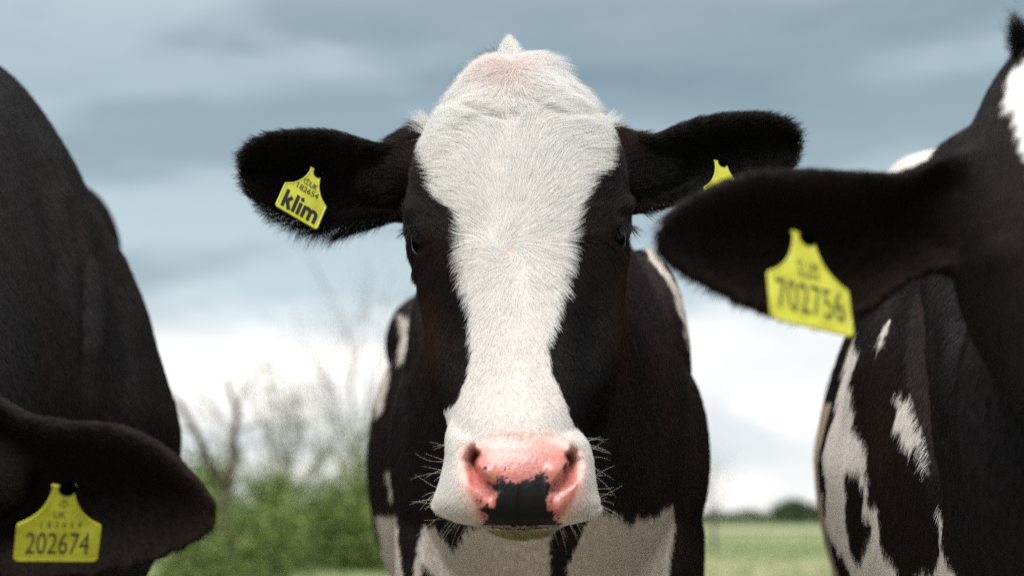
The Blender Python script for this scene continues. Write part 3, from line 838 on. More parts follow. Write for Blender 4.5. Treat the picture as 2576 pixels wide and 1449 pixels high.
# ------------------------------------------------------------------ ear tags
def text_mesh(txt, size, sx=1.0, bold=0.0, spacing=1.0):
    cu = bpy.data.curves.new('t', 'FONT'); cu.body = txt; cu.size = size; cu.align_x = 'CENTER'; cu.align_y = 'CENTER'; cu.offset = bold; cu.extrude = 0.0; cu.space_character = spacing
    cu.resolution_u = 4
    o = bpy.data.objects.new('t', cu); COL.objects.link(o)
    dg = bpy.context.evaluated_depsgraph_get()
    me = bpy.data.meshes.new_from_object(o.evaluated_get(dg)); bpy.data.objects.remove(o)
    V = get_v(me)
    if len(V):
        V[:, 0] -= (V[:, 0].max() + V[:, 0].min()) / 2; V[:, 1] -= (V[:, 1].max() + V[:, 1].min()) / 2
    F = [tuple(p.vertices) for p in me.polygons]
    V[:, 0] *= sx
    return V, F
def ellipse(cx, cy, rx, ry, n=24, a0=0, a1=360):
    a = np.radians(np.linspace(a0, a1, n)); return np.stack([cx + rx * np.cos(a), cy + ry * np.sin(a)], 1)
def ribbon(path, w):
    """a flat stroke of width w along a path, as quads"""
    p = np.asarray(path, float); t = np.gradient(p, axis=0); t /= np.linalg.norm(t, axis=1)[:, None]
    s = np.stack([-t[:, 1], t[:, 0]], 1) * w / 2
    V = np.concatenate([p + s, p - s]); n = len(p)
    return np.column_stack([V, np.zeros(2 * n)]), [(i, i + 1, n + i + 1, n + i) for i in range(n - 1)]
def klim():
    """heavy rounded lettering: k l i m, x-height 1"""
    out = []
    w = 0.30
    out.append(ribbon([(0, 0), (0, 1.5)], w))
    out.append(ribbon([(0.12, 0.50), (0.58, 1.06)], w * 0.98)); out.append(ribbon([(0.22, 0.66), (0.64, -0.02)], w * 1.05))
    out.append(ribbon([(0.98, 0), (0.98, 1.5)], w))
    out.append(ribbon([(1.42, 0), (1.42, 1.03)], w))
    e = ellipse(1.42, 1.34, 0.17, 0.17, 20); out.append((np.column_stack([np.vstack([e[:-1]]), np.zeros(19)]), [tuple(range(19))]))
    out.append(ribbon([(1.86, 0), (1.86, 1.03)], w))
    for x0 in (1.86, 2.42):
        arc = ellipse(x0 + 0.28, 0.62, 0.28, 0.29, 16, 170, 0)
        out.append(ribbon(np.vstack([arc, [(x0 + 0.56, 0.3), (x0 + 0.56, 0.0)]]), w))
    V = []; F = []; n = 0
    for k, (v, f) in enumerate(out):
        v = v.copy(); v[:, 2] = k * 0.0004
        V.append(v); F += [tuple(i + n for i in q) for q in f]; n += len(v)
    V = np.vstack(V); V[:, 0] -= (V[:, 0].max() + V[:, 0].min()) / 2; V[:, 1] -= 0.75
    return V, F
def crown(w):
    out = [ribbon(ellipse(0, 0, 0.45, 0.42, 14, 215, 60), w), ribbon(ellipse(0, 0, 0.45, 0.42, 14, -35, 120), w), ribbon([(0, -0.25), (0, 0.62)], w), ribbon([(-0.34, -0.34), (0.34, -0.34)], w), ribbon([(-0.12, 0.5), (0.12, 0.5)], w)]
    V = []; F = []; n = 0
    for k, (v, f) in enumerate(out):
        v = v.copy(); v[:, 2] = k * 0.0003; V.append(v); F += [tuple(i + n for i in q) for q in f]; n += len(v)
    return np.vstack(V), F
def tag_outline(notch):
    """one unit wide, foot at y=0: rounded body, sloping shoulders, waisted neck"""
    def arc(cx, cy, r, a0, a1, n=7): return [tuple(p) for p in ellipse(cx, cy, r, r, n, a0, a1)]
    pts = arc(0.5 - 0.07, 0.07, 0.07, -90, 0)
    pts += [(0.5, 0.56)] + arc(0.5 - 0.04, 0.585, 0.04, 0, 50, 4)
    # concave flank up to the neck
    t = np.linspace(0, 1, 12)
    P0, P1, P2 = np.array([0.47, 0.63]), np.array([0.17, 0.80]), np.array([0.13, 1.20])
    fl = [tuple((1 - s) ** 2 * P0 + 2 * s * (1 - s) * P1 + s * s * P2) for s in t]
    pts += fl
    pts += [(0.145, 1.27)] if notch else [(0.12, 1.27)]
    pts += [(0.0, 1.25)] if notch else [(0.06, 1.31), (0, 1.32)]
    left = [(-x, y) for x, y in pts[::-1] if x > 1e-6]
    return pts + left
def ear_tag(parent, origin, r2, u2, width, height, lines, label, depth_sign=1):
    """origin: middle of the foot edge; r2/u2 the foot and flank directions as seen (right, up)"""
    r2 = np.asarray(r2, float); u2 = np.asarray(u2, float); r2 /= np.linalg.norm(r2); u2 /= np.linalg.norm(u2)
    d = float(r2 @ u2); k = math.sqrt(abs(d)) * 0.95
    a, b = (k * depth_sign, k * depth_sign) if d < 0 else (k * depth_sign, -k * depth_sign)
    R = np.array([r2[0], a, r2[1]]); R /= np.linalg.norm(R)
    Uv = np.array([u2[0], b, u2[1]]); Uv -= (Uv @ R) * R; Uv /= np.linalg.norm(Uv)
    Nf = np.cross(R, Uv)            # towards the lens
    if Nf[1] > 0: Nf = -Nf
    M = lambda V: origin + np.outer(V[:, 0], R) + np.outer(V[:, 1], Uv) + np.outer(V[:, 2] + bend(V[:, 0], V[:, 1]), Nf)
    bend = lambda x, y: 0.0 * x
    ol = np.array(tag_outline(True)) * [width, height / 1.30]
    th = 0.0010
    # outer sheet with a slightly raised rim
    def ringat(s, z):
        c = np.array([0, height * 0.35]); q = ol.copy()
        t = np.roll(ol, -1, 0) - np.roll(ol, 1, 0); t /= np.linalg.norm(t, axis=1)[:, None] + 1e-9
        nrm = np.stack([-t[:, 1], t[:, 0]], 1)
        q = ol + nrm * s
        return np.column_stack([q, np.full(len(q), z)])
    rs = [ringat(0.0004, -th), ringat(0, -th * 0.5), ringat(0, th * 0.6), ringat(0.0005, th), ringat(0.0016, th), ringat(0.0022, th * 0.55)]
    V = np.vstack(rs); m = len(ol); F = []
    for i in range(len(rs) - 1):
        for j in range(m):
            k2 = (j + 1) % m
            F.append((i * m + j, i * m + k2, (i + 1) * m + k2, (i + 1) * m + j))
    F.append(tuple(range(m))[::-1]); F.append(tuple(range((len(rs) - 1) * m, len(rs) * m)))
    me = mesh_np('ear_tag', M(V), F, False)
    o = link('ear_tag', me, parent, M_TAG); o['label'] = label
    for (V2, F2, cx, cy, s, mt, rot) in lines:
        V2 = V2 * [s, s, 1] if np.isscalar(s) else V2 * [s[0], s[1], 1]
        if rot: V2 = np.column_stack([-V2[:, 1], V2[:, 0], V2[:, 2]])
        zz = th * 0.55 + 0.00035 + V2[:, 2] * 0.02
        # letters follow the sheet
        Q = np.column_stack([V2[:, 0] + cx * width, V2[:, 1] + cy * height, zz])
        lm = mesh_np('lettering', M(Q), F2, False)
        link('lettering', lm, o, mt)
    # stud through the ear
    g = Geo()
    a = np.linspace(0, 2 * math.pi, 24, endpoint=False)
    rr = width * 0.105
    prof = [(rr * 0.96, -0.002), (rr, 0.0005), (rr * 0.93, 0.0014), (rr * 0.55, 0.0018), (rr * 0.35, 0.0030), (rr * 0.10, 0.0032)]
    ce = M(np.array([[width * 0.045, height * 0.935, 0.0006]]))[0]
    g.rings(np.array([[ce + R * (p * math.cos(q)) + Uv * (p * math.sin(q)) + Nf * z for q in a] for p, z in prof]))
    link('tag_stud', g.mesh('tag_stud'), o, M_STUD)
    return o

# ------------------------------------------------------------------ the three cows
def leg(g, x, y, ztop, r0, front=True, dx=0.0):
    if front:
        P = [(x, y + .03, ztop), (x, y, ztop - .17), (x + dx * .3, y + .01, 0.60), (x + dx * .5, y - .01, 0.42), (x + dx * .6, y - .01, 0.36), (x + dx * .7, y, 0.22), (x + dx * .8, y - .01, 0.11), (x + dx, y - .04, 0.03), (x + dx, y - .05, 0.0)]
        rr = [r0, r0 * .92, r0 * .66, r0 * .46, r0 * .46, r0 * .33, r0 * .40, r0 * .50, r0 * .52]
    else:
        P = [(x, y, ztop), (x, y - .10, ztop - .22), (x, y + .02, 0.62), (x, y + .10, 0.50), (x, y + .07, 0.40), (x, y + .04, 0.22), (x, y + .03, 0.11), (x, y, 0.03), (x, y - .01, 0.0)]
        rr = [r0 * 1.3, r0 * 1.2, r0 * .75, r0 * .5, r0 * .48, r0 * .35, r0 * .42, r0 * .5, r0 * .52]
    g.tube(P, rr, [q * 1.15 for q in rr], n=70, m=20, up=(0, 1, 0.01))
def post(me, fn):
    V = get_v(me); V = fn(V, normals(me)); set_v(me, V)

def eyes(root, centres, out, rim, seedv):
    for k, (c, s) in enumerate(zip(centres, out)):
        g = Geo(); g.blob(c, (0.0185, 0.0185, 0.0185))
        e = link('eye', g.mesh('eye'), root, M_EYE)
        if not rim: continue
        # pale line of the lower lid
        a = np.linspace(math.radians(200), math.radians(290), 14) if s < 0 else np.linspace(math.radians(250), math.radians(340), 14)
        ax = np.array([s * 0.62, -0.78, 0.0]); ax /= np.linalg.norm(ax)
        sx = np.cross(ax, [0, 0, 1]); sx /= np.linalg.norm(sx)
        if sx[0] < 0: sx = -sx
        P = [c + ax * 0.0105 + sx * (0.0158 * math.cos(t)) + np.array([0, 0, 1]) * (0.0158 * math.sin(t)) for t in a]
        g = Geo(); P = np.array(P)
        T = np.gradient(P, axis=0); T /= np.linalg.norm(T, axis=1)[:, None]
        rad = 0.0008 * np.sin(np.linspace(0.15, math.pi - 0.15, 14))
        an = np.linspace(0, 2 * math.pi, 6, endpoint=False)
        S_ = np.cross(T, ax); U_ = ax
        g.rings(P[:, None] + S_[:, None] * (rad[:, None] * np.cos(an))[..., None] + U_ * (rad[:, None] * np.sin(an))[..., None])
        link('lid_rim', g.mesh('lid_rim'), e, M_SCL)

# ---- middle cow
def middle_cow():
    g = Geo()
    head_geo(g); muzzle_geo(g)
    # brow and orbit swellings
    for c, s in zip(EYES, (-1, 1)):
        g.blob(c + np.array([-s * 0.003, 0.016, 0.030]), (0.027, 0.034, 0.022))
        g.blob(c + np.array([-s * 0.004, 0.012, 0.0]), (0.025, 0.024, 0.026))
        g.blob(c + np.array([-s * 0.006, 0.018, -0.026]), (0.024, 0.030, 0.020))
    ear_geo(g, [(1080, 330), (1010, 352), (960, 366), (900, 350), (840, 333), (780, 330), (700, 334), (640, 352), (608, 385), (600, 425)],
            [(1080, 570), (1010, 556), (985, 552), (930, 560), (870, 574), (800, 570), (730, 552), (680, 528), (625, 485), (600, 430)], 1.635, 1.59, 0.030)
    ear_geo(g, [(1510, 330), (1590, 338), (1640, 345), (1690, 325), (1750, 302), (1830, 288), (1910, 286), (1975, 300), (2010, 335), (2016, 365)],
            [(1510, 560), (1590, 540), (1640, 522), (1720, 500), (1800, 490), (1880, 470), (1950, 445), (1995, 415), (2014, 370)], 1.635, 1.60, 0.026)
    # ear roots
    g.tube([W(1100, 420, 1.64), W(1040, 430, 1.645), W(975, 450, 1.645), W(900, 455, 1.645)], [0.055, 0.048, 0.036, 0.020], [0.04, 0.032, 0.022, 0.012], n=30, up=(0, 1, 0))
    g.tube([W(1490, 420, 1.64), W(1560, 430, 1.645), W(1630, 440, 1.645), W(1710, 430, 1.645)], [0.055, 0.048, 0.036, 0.020], [0.04, 0.032, 0.022, 0.012], n=30, up=(0, 1, 0))
    # neck and trunk
    g.tube([(0.005, 1.66, H + .30), (0.02, 1.80, H + .25), (.045, 2.0, H + .18), (.055, 2.2, H + .15), (.03, 2.6, H + .13), (.006, 2.95, H + .12), (-.01, 3.3, H + .14), (-.02, 3.6, H + .18), (-.03, 3.76, H + .20)],
           [.095, .125, .19, .228, .265, .303, .28, .235, .14], [.13, .19, .31, .37, .40, .42, .41, .34, .18], [.16, .22, .31, .35, .40, .42, .38, .28, .16], k=[0, .1, .28, .32, .22, .12, .12, .15, .1], n=110, m=64, ex=2.1)
    for s in (-1, 1):
        g.blob((.055 + s * .165, 2.10, H + .085), (.068, .11, .15)); g.blob((.055 + s * .15, 2.16, H + .21), (.065, .13, .19))
        leg(g, .055 + s * .128, 2.10, H + .06, .100)
        leg(g, .015 + s * .17, 3.45, H + .02, .105, False)
        g.blob((-.008 + s * .165, 2.98, H + .345), (.090, .24, .105))
    g.blob((.055, 1.98, H - .03), (.10, .10, .17))
    me = merge_voxel(g, 0.0042)
    V = get_v(me)
    wt = np.clip((V[:, 1] - 1.55) / 0.12, 0.35, 1)
    relax(me, 10, np.where(V[:, 1] < 1.5, 0.7, 1.0))
    relax(me, 44, wt * (V[:, 1] > 1.66))
    # finer skin on the nose
    bm = bmesh.new(); bm.from_mesh(me)
    es = []
    for e in bm.edges:
        c = (e.verts[0].co + e.verts[1].co) / 2
        if c.y < 1.395:
            uu, vv = UV(np.array(c))
            if 1150 < uu < 1480 and 1075 < vv < 1345: es.append(e)
    bmesh.ops.subdivide_edges(bm, edges=es, cuts=3, use_grid_fill=True)
    bm.normal_update(); bm.to_mesh(me); bm.free()
    V = get_v(me); Nn = normals(me)
    u, v = UV(V)
    fr_ = (V[:, 1] < 1.46) & (Nn[:, 1] < 0.2)
    # nostrils: deep at the top, fading to a groove; wings bulge beside them
    for path, s in zip(NOS, (-1, 1)):
        pth = np.asarray(path, float)
        d = dist_poly(pth, u, v)
        along = np.clip((v - 1150) / 85, 0, 1)
        cx = np.interp(v, pth[:, 1], pth[:, 0])
        lat = (u - cx) * s > 0
        wdt = np.where(lat, 19.0 + 6 * along, 8.0)
        dep = 0.032 - 0.023 * along
        V[:, 1] += np.where(fr_, dep * np.exp(-(d / wdt) ** 2.2), 0)
        V[:, 0] += np.where(fr_ & lat, -s * 0.002 * np.exp(-(d / 16) ** 2), 0)
        cw = pth[2] + np.array([s * 24, 34]); dd = np.hypot((u - cw[0]) / 22, (v - cw[1]) / 42)
        V[:, 1] -= np.where(fr_, 0.0045 * np.exp(-dd ** 2), 0)
        dd = np.hypot((u - (pth[2][0] - s * 38)) / 24, (v - (pth[2][1] + 6)) / 24)
        V[:, 1] -= np.where(fr_, 0.004 * np.exp(-dd ** 2), 0)
    # eyelids: an almond opening over each eyeball
    for c, s in zip(EYES, (-1, 1)):
        ax = np.array([s * 0.66, -0.75, -0.05]); ax /= np.linalg.norm(ax)
        sx = np.cross(ax, [0, 0, 1.0]); sx /= np.linalg.norm(sx); uz = np.cross(sx, ax); uz *= np.sign(uz[2])
        q = V - c; t = q @ ax; a1 = q @ sx; a2 = q @ uz
        rad = np.linalg.norm(q, axis=1)
        near = (t > 0) & (rad < 0.050)
        el_ = np.sqrt((a1 / 0.0165) ** 2 + ((a2 + 0.002) / 0.0092) ** 2)
        op = np.clip((1.0 - el_) / 0.18 + 0.5, 0, 1)
        lid = np.exp(-((el_ - 1.22) / 0.22) ** 2) * np.where(a2 > 0, 1.15, 0.8)
        tgt = np.where(op > 0, rad * (1 - op) + 0.0145 * op, rad)
        tgt = np.where((lid > 0.05) & (op <= 0), np.maximum(rad, 0) * (1 - lid) + np.clip(rad, 0.0205, 0.0235) * lid, tgt)
        k = np.where(near, tgt / np.maximum(rad, 1e-6), 1.0)
        V = c + q * k[:, None]
    Nn = normals(me)
    # mouth line, lip fold and philtrum
    ml = [(1150, 1296), (1215, 1322), (1290, 1330), (1330, 1330), (1400, 1322), (1470, 1290)]
    dm = dist_poly(ml, u, v)
    V[:, 1] += np.where(fr_, 0.006 * np.exp(-(dm / 5) ** 2), 0)
    V[:, 1] += np.where(fr_ & (v > 1200), 0.0022 * np.exp(-((u - 1308) / 7) ** 2) * np.clip((v - 1200) / 50, 0, 1), 0)
    # crease where the poll hair meets the forehead
    dc = dist_poly([(1095, 262), (1180, 250), (1250, 300), (1330, 272), (1400, 292), (1500, 268)], u, v)
    V[:, 1] += np.where((V[:, 1] < 1.68) & (Nn[:, 1] < 0.2), 0.0060 * np.exp(-(dc / 13) ** 2) * (0.7 + 0.4 * np.sin(u * 0.021)), 0)
    # hollows of the cheeks beside the nasal bone
    on = (V[:, 1] < 1.62)
    for cu in (1120, 1490):
        V[:, 1] += np.where(on & (Nn[:, 1] < 0.1), 0.010 * np.exp(-((u - cu) / 45) ** 2 - ((v - 820) / 120) ** 2), 0)
    # wet cobbled skin of the pad
    pd = sdist(PINK, u, v)
    V[:, 1] -= np.where(fr_ & (pd > 0), nz(V, 160, 3)[:, 0] * 0.00008, 0)
    set_v(me, V); relax(me, 3, np.where(fr_ & (u > 1150) & (u < 1480), 0.6, 0.0))
    V = get_v(me); Nn = normals(me)
    C = col_mid(V, Nn)
    fair = (C.min(1) > 0.25) & (V[:, 1] < 1.75)
    C = np.where(fair[:, None], C * [0.84, 0.77, 0.73], C)   # pink skin under the white hair
    # bare skin
    nose = (V[:, 1] < 1.43) & (Nn[:, 1] < 0.3)
    q = nz(V, 150, 17)
    q3 = nz(V, 420, 18); uu, vv = u + q[:, 0] * 4.5 + q3[:, 0] * 2.2, v + q[:, 1] * 4.5 + q3[:, 1] * 2.2
    pink = np.array([0.60, 0.205, 0.170]) * (1 + 0.10 * nz(V, 45, 4)[:, :1])
    pk_edge = np.clip(pd / 14 + 0.3, 0, 1)[:, None] * np.interp(v, [1095, 1150], [0.35, 1.0])[:, None]
    Cn = pink * pk_edge + (WHITE * [0.90, 0.66, 0.60]) * (1 - pk_edge)
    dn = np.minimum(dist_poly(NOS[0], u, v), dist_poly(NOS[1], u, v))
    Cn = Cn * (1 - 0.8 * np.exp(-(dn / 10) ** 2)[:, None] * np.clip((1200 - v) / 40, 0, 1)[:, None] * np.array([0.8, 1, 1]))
    for (cu, cv, ru, rv) in ((1240, 1194, 13, 8), (1398, 1198, 18, 9)):
        k = np.exp(-(((uu - cu) / ru) ** 2 + ((vv - cv) / rv) ** 2) ** 2)[:, None]
        Cn = Cn * (1 - 0.7 * k) + np.array([0.62, 0.30, 0.10]) * 0.7 * k
    bkf = np.clip(sdist(BLK, uu, vv) / 2.5 + 0.5, 0, 1)
    for (cu, cv, r_) in ((1219, 1183, 5), (1208, 1265, 6), (1423, 1176, 9), (1421, 1186, 8), (1195, 1262, 3), (1270, 1181, 3), (1356, 1199, 9), (1202, 1302, 3), (1262, 1200, 6)):
        bkf = np.maximum(bkf, np.clip((r_ - np.hypot(uu - cu, vv - cv)) / 2.0 + 0.5, 0, 1))
    bkf = np.maximum(bkf, np.clip((3.5 - dm) / 2 + 0.5, 0, 1) * (np.abs(u - 1305) < 110))
    spot = nz(V, 330, 77)[:, 0]
    bkf = np.maximum(bkf, np.clip((spot - 0.55) * 4, 0, 1) * (sdist(BLK, u, v) > -11)); bk = bkf > 0.5
    edge = np.exp(-np.clip(sdist(BLK, uu, vv), 0, 99) / 10)[:, None]
    bc = np.array([0.007, 0.006, 0.006]) + edge * (v < 1250)[:, None] * np.clip(0.5 + spot, 0, 1)[:, None] * np.array([0.035, 0.028, 0.036])
    Cn = Cn * (1 - bkf[:, None]) + bc * bkf[:, None]
    use = nose & ((pd > -22) | (bk & (v > 1180)))
    C = np.where(use[:, None], Cn, C)
    C = np.where((V[:, 2] < 0.07)[:, None], np.array([0.03, 0.026, 0.022]), C)
    set_col(me, 'coat', np.clip(C, 0, 1))
    wet = np.zeros((len(V), 3)); wet[:, 0] = use * np.clip(pd / 15 + 0.4, 0, 1) * (1 - 0.8 * bkf); wet[:, 1] = use * ~bk * 1.0
    set_col(me, 'wet', wet)
    root = thing('cow', (0.05, 2.1, 0.0), 'black cow with a broad white blaze and pink nose facing the camera in the middle', 'cow', 'cows standing side by side')
    link('body', me, root, M_SKIN)
    make_fur('coat', me, root, 600000, dens_mid, col_mid, flow_mid, len_mid,
             lambda P: np.where(P[:, 1] > 1.75, 0.00034, np.where(UV(P)[1] > 1050, 0.00012, 0.00015)), lift_mid, 11)
    # eyes
    eyes(root, EYES, (-1, 1), True, 3)
    ps, rs = [], []
    r = np.random.default_rng(5)
    for c, s in zip(EYES, (-1, 1)):
        for k in range(80):
            a = math.radians(r.uniform(30, 150))
            b = c + np.array([s * 0.010 + 0.018 * math.cos(a) * 0.8, -0.010 + 0.006 * math.cos(a) * -s, 0.016 * math.sin(a)])
            d = np.array([s * r.uniform(0.2, 0.9), -0.6, -r.uniform(0.1, 0.7)]); d /= np.linalg.norm(d)
            ln = r.uniform(0.014, 0.024); t = np.linspace(0, 1, 5)[:, None]
            ps.append(b + d * ln * t + np.array([0, 0, 0.35]) * ln * t * t * 0.5 * -1); rs.append(0.00030)
    strands('eyelash', root, ps, rs, M_LASH)
    # a few long pale brow hairs and the whiskers of the muzzle
    ps, rs = [], []
    def whisk(u, v, du, dv, ln, y=1.40, droop=0.2):
        b = W(u, v, y); t = np.linspace(0, 1, 7)[:, None]
        d = np.array([du, -0.25 + r.normal() * 0.3, -dv]); d /= np.linalg.norm(d)
        ps.append(b + d * ln * t + np.array([0, 0.0, droop * r.normal()]) * ln * t * t + np.array([0, 0, -0.12]) * ln * t * t); rs.append(0.00013)
    for k in range(26):
        v_ = r.uniform(1100, 1310); whisk(np.interp(v_, MUZ[:, 0], MUZ[:, 2]) - 8, v_, 1, r.normal() * 0.45, r.uniform(0.008, 0.028))
    for k in range(24):
        v_ = r.uniform(1110, 1310); whisk(np.interp(v_, MUZ[:, 0], MUZ[:, 1]) + 8, v_, -1, r.normal() * 0.45, r.uniform(0.010, 0.034))
    for k in range(60):
        u_ = r.uniform(1130, 1480); whisk(u_, 1318 + r.normal() * 8 - abs(u_ - 1300) * 0.05, (u_ - 1305) / 220, 1, r.uniform(0.008, 0.022), 1.385)
    for k in range(26):
        u_ = r.uniform(1180, 1420); whisk(u_, 1335, (u_ - 1305) / 300, 1, r.uniform(0.006, 0.014), 1.38)
    strands('whisker', root, ps, rs, M_WHISK)
    # tuft on the poll
    ps, rs = [], []
    for k in range(900):
        q_ = r.normal(); b = W(1288 + q_ * 17, 152 + abs(r.normal()) * 12, 1.600 + r.normal() * 0.006)
        tip = W(1281 + q_ * 11 + r.normal() * 4, 84 + abs(q_) * 13 + abs(r.normal()) * 10, 1.601)
        t = np.linspace(0, 1, 5)[:, None]; mid = (b + tip) / 2 + r.normal(size=3) * 0.002
        ps.append((1 - t) ** 2 * b + 2 * t * (1 - t) * mid + t * t * tip); rs.append(0.00022)
    strands('forelock', root, ps, rs, M_WHITE_H)
    # dark hair showing behind the white poll
    ps, rs = [], []
    for k in range(800):
        a_ = r.uniform(0, 1); left = True
        u0, v0 = (1262 - 118 * a_, 126 + 85 * a_ ** 1.7) if left else (1500 + 40 * a_, 262 + 30 * a_)
        b = W(u0 + 16, v0 + 20, 1.63); ln = r.uniform(0.010, 0.021)
        d = np.array([-0.8 if left else 0.5, 0.1, 0.65]) + r.normal(size=3) * 0.25; d /= np.linalg.norm(d); t = np.linspace(0, 1, 5)[:, None]
        ps.append(b + d * ln * t * r.uniform(0.5, 1.35)); rs.append(0.00012)
    strands('poll_hair', root, ps, rs, M_LASH)
    # tags
    T, F = klim(); s_ = 0.0112
    tk = text_mesh
    w_, h_ = 0.0555, 0.073
    lines = [(T, F, -0.005, 0.225, (0.0136, 0.0158), M_INK, False)]
    v2, f2 = tk('182654', 0.0105, 0.95, 0.0001); lines.append((v2, f2, 0.0, 0.545, 1, M_INKF, False))
    v2, f2 = tk('UK', 0.0098, 0.75, 0.0002); lines.append((v2, f2, 0.075, 0.675, 1, M_INKF, False))
    v2, f2 = crown(0.10); lines.append((v2, f2, -0.085, 0.68, (0.0085, 0.0085), M_INKF, False))
    # foot edge in the photograph runs (690,522)-(797,578)
    ear_tag(root, W(744, 549, 1.575), (420, -222), (80, 290), w_, h_, lines, 'yellow ear tag printed with the word klim')
    ear_tag(root, W(1838, 540, 1.575), (1, 0.02), (-0.12, 1), 0.055, 0.073, [], 'yellow ear tag peeping out above the near dark ear')
    return root
M_WHITE_H = simple('white_hair', tuple(WHITE), 0.45, 0.4)
middle_cow()

# ---- helper for the outer two cows
class ShiftGeo(Geo):
    """collects shells; shift() moves what was added since mark()"""
    def mark(s): return len(s.V)
    def shift(s, k, d):
        for i in range(k, len(s.V)): s.V[i] = s.V[i] + np.asarray(d)
def mirror_last(g, k0, cx):
    """mirror the shells added since k0 about x = cx"""
    off = sum(len(v) for v in g.V[:k0])
    Vs = [v.copy() for v in g.V[k0:]]
    tot = sum(len(v) for v in Vs)
    Fs = [f for f in g.F if min(f) >= off and max(f) < off + tot]
    allV = np.vstack(Vs); allV[:, 0] = 2 * cx - allV[:, 0]
    g.add(allV, [tuple(i - off for i in f[::-1]) for f in Fs])
def plain_body_mat_attrs(me, C):
    set_col(me, 'coat', np.clip(C, 0, 1)); set_col(me, 'wet', np.zeros((len(C), 3)))
def head_on(g, d):
    k = g.mark()
    head_geo(g); muzzle_geo(g)
    for c, s in zip(EYES, (-1, 1)):
        g.blob(c + np.array([-s * 0.003, 0.016, 0.030]), (0.027, 0.034, 0.022)); g.blob(c + np.array([-s * 0.006, 0.012, -0.012]), (0.024, 0.026, 0.024))
    g.shift(k, d)
def groove(V, Nn, path, wd, dep, cond):
    u, v = UV(V); d = dist_poly(path, u, v)
    e0 = np.hypot(u - path[0][0], v - path[0][1]); e1 = np.hypot(u - path[-1][0], v - path[-1][1])
    dep = dep * np.clip(np.minimum(e0, e1) / 110, 0, 1)
    V -= Nn * (np.where(cond, dep * np.exp(-(d / wd) ** 2), 0))[:, None]

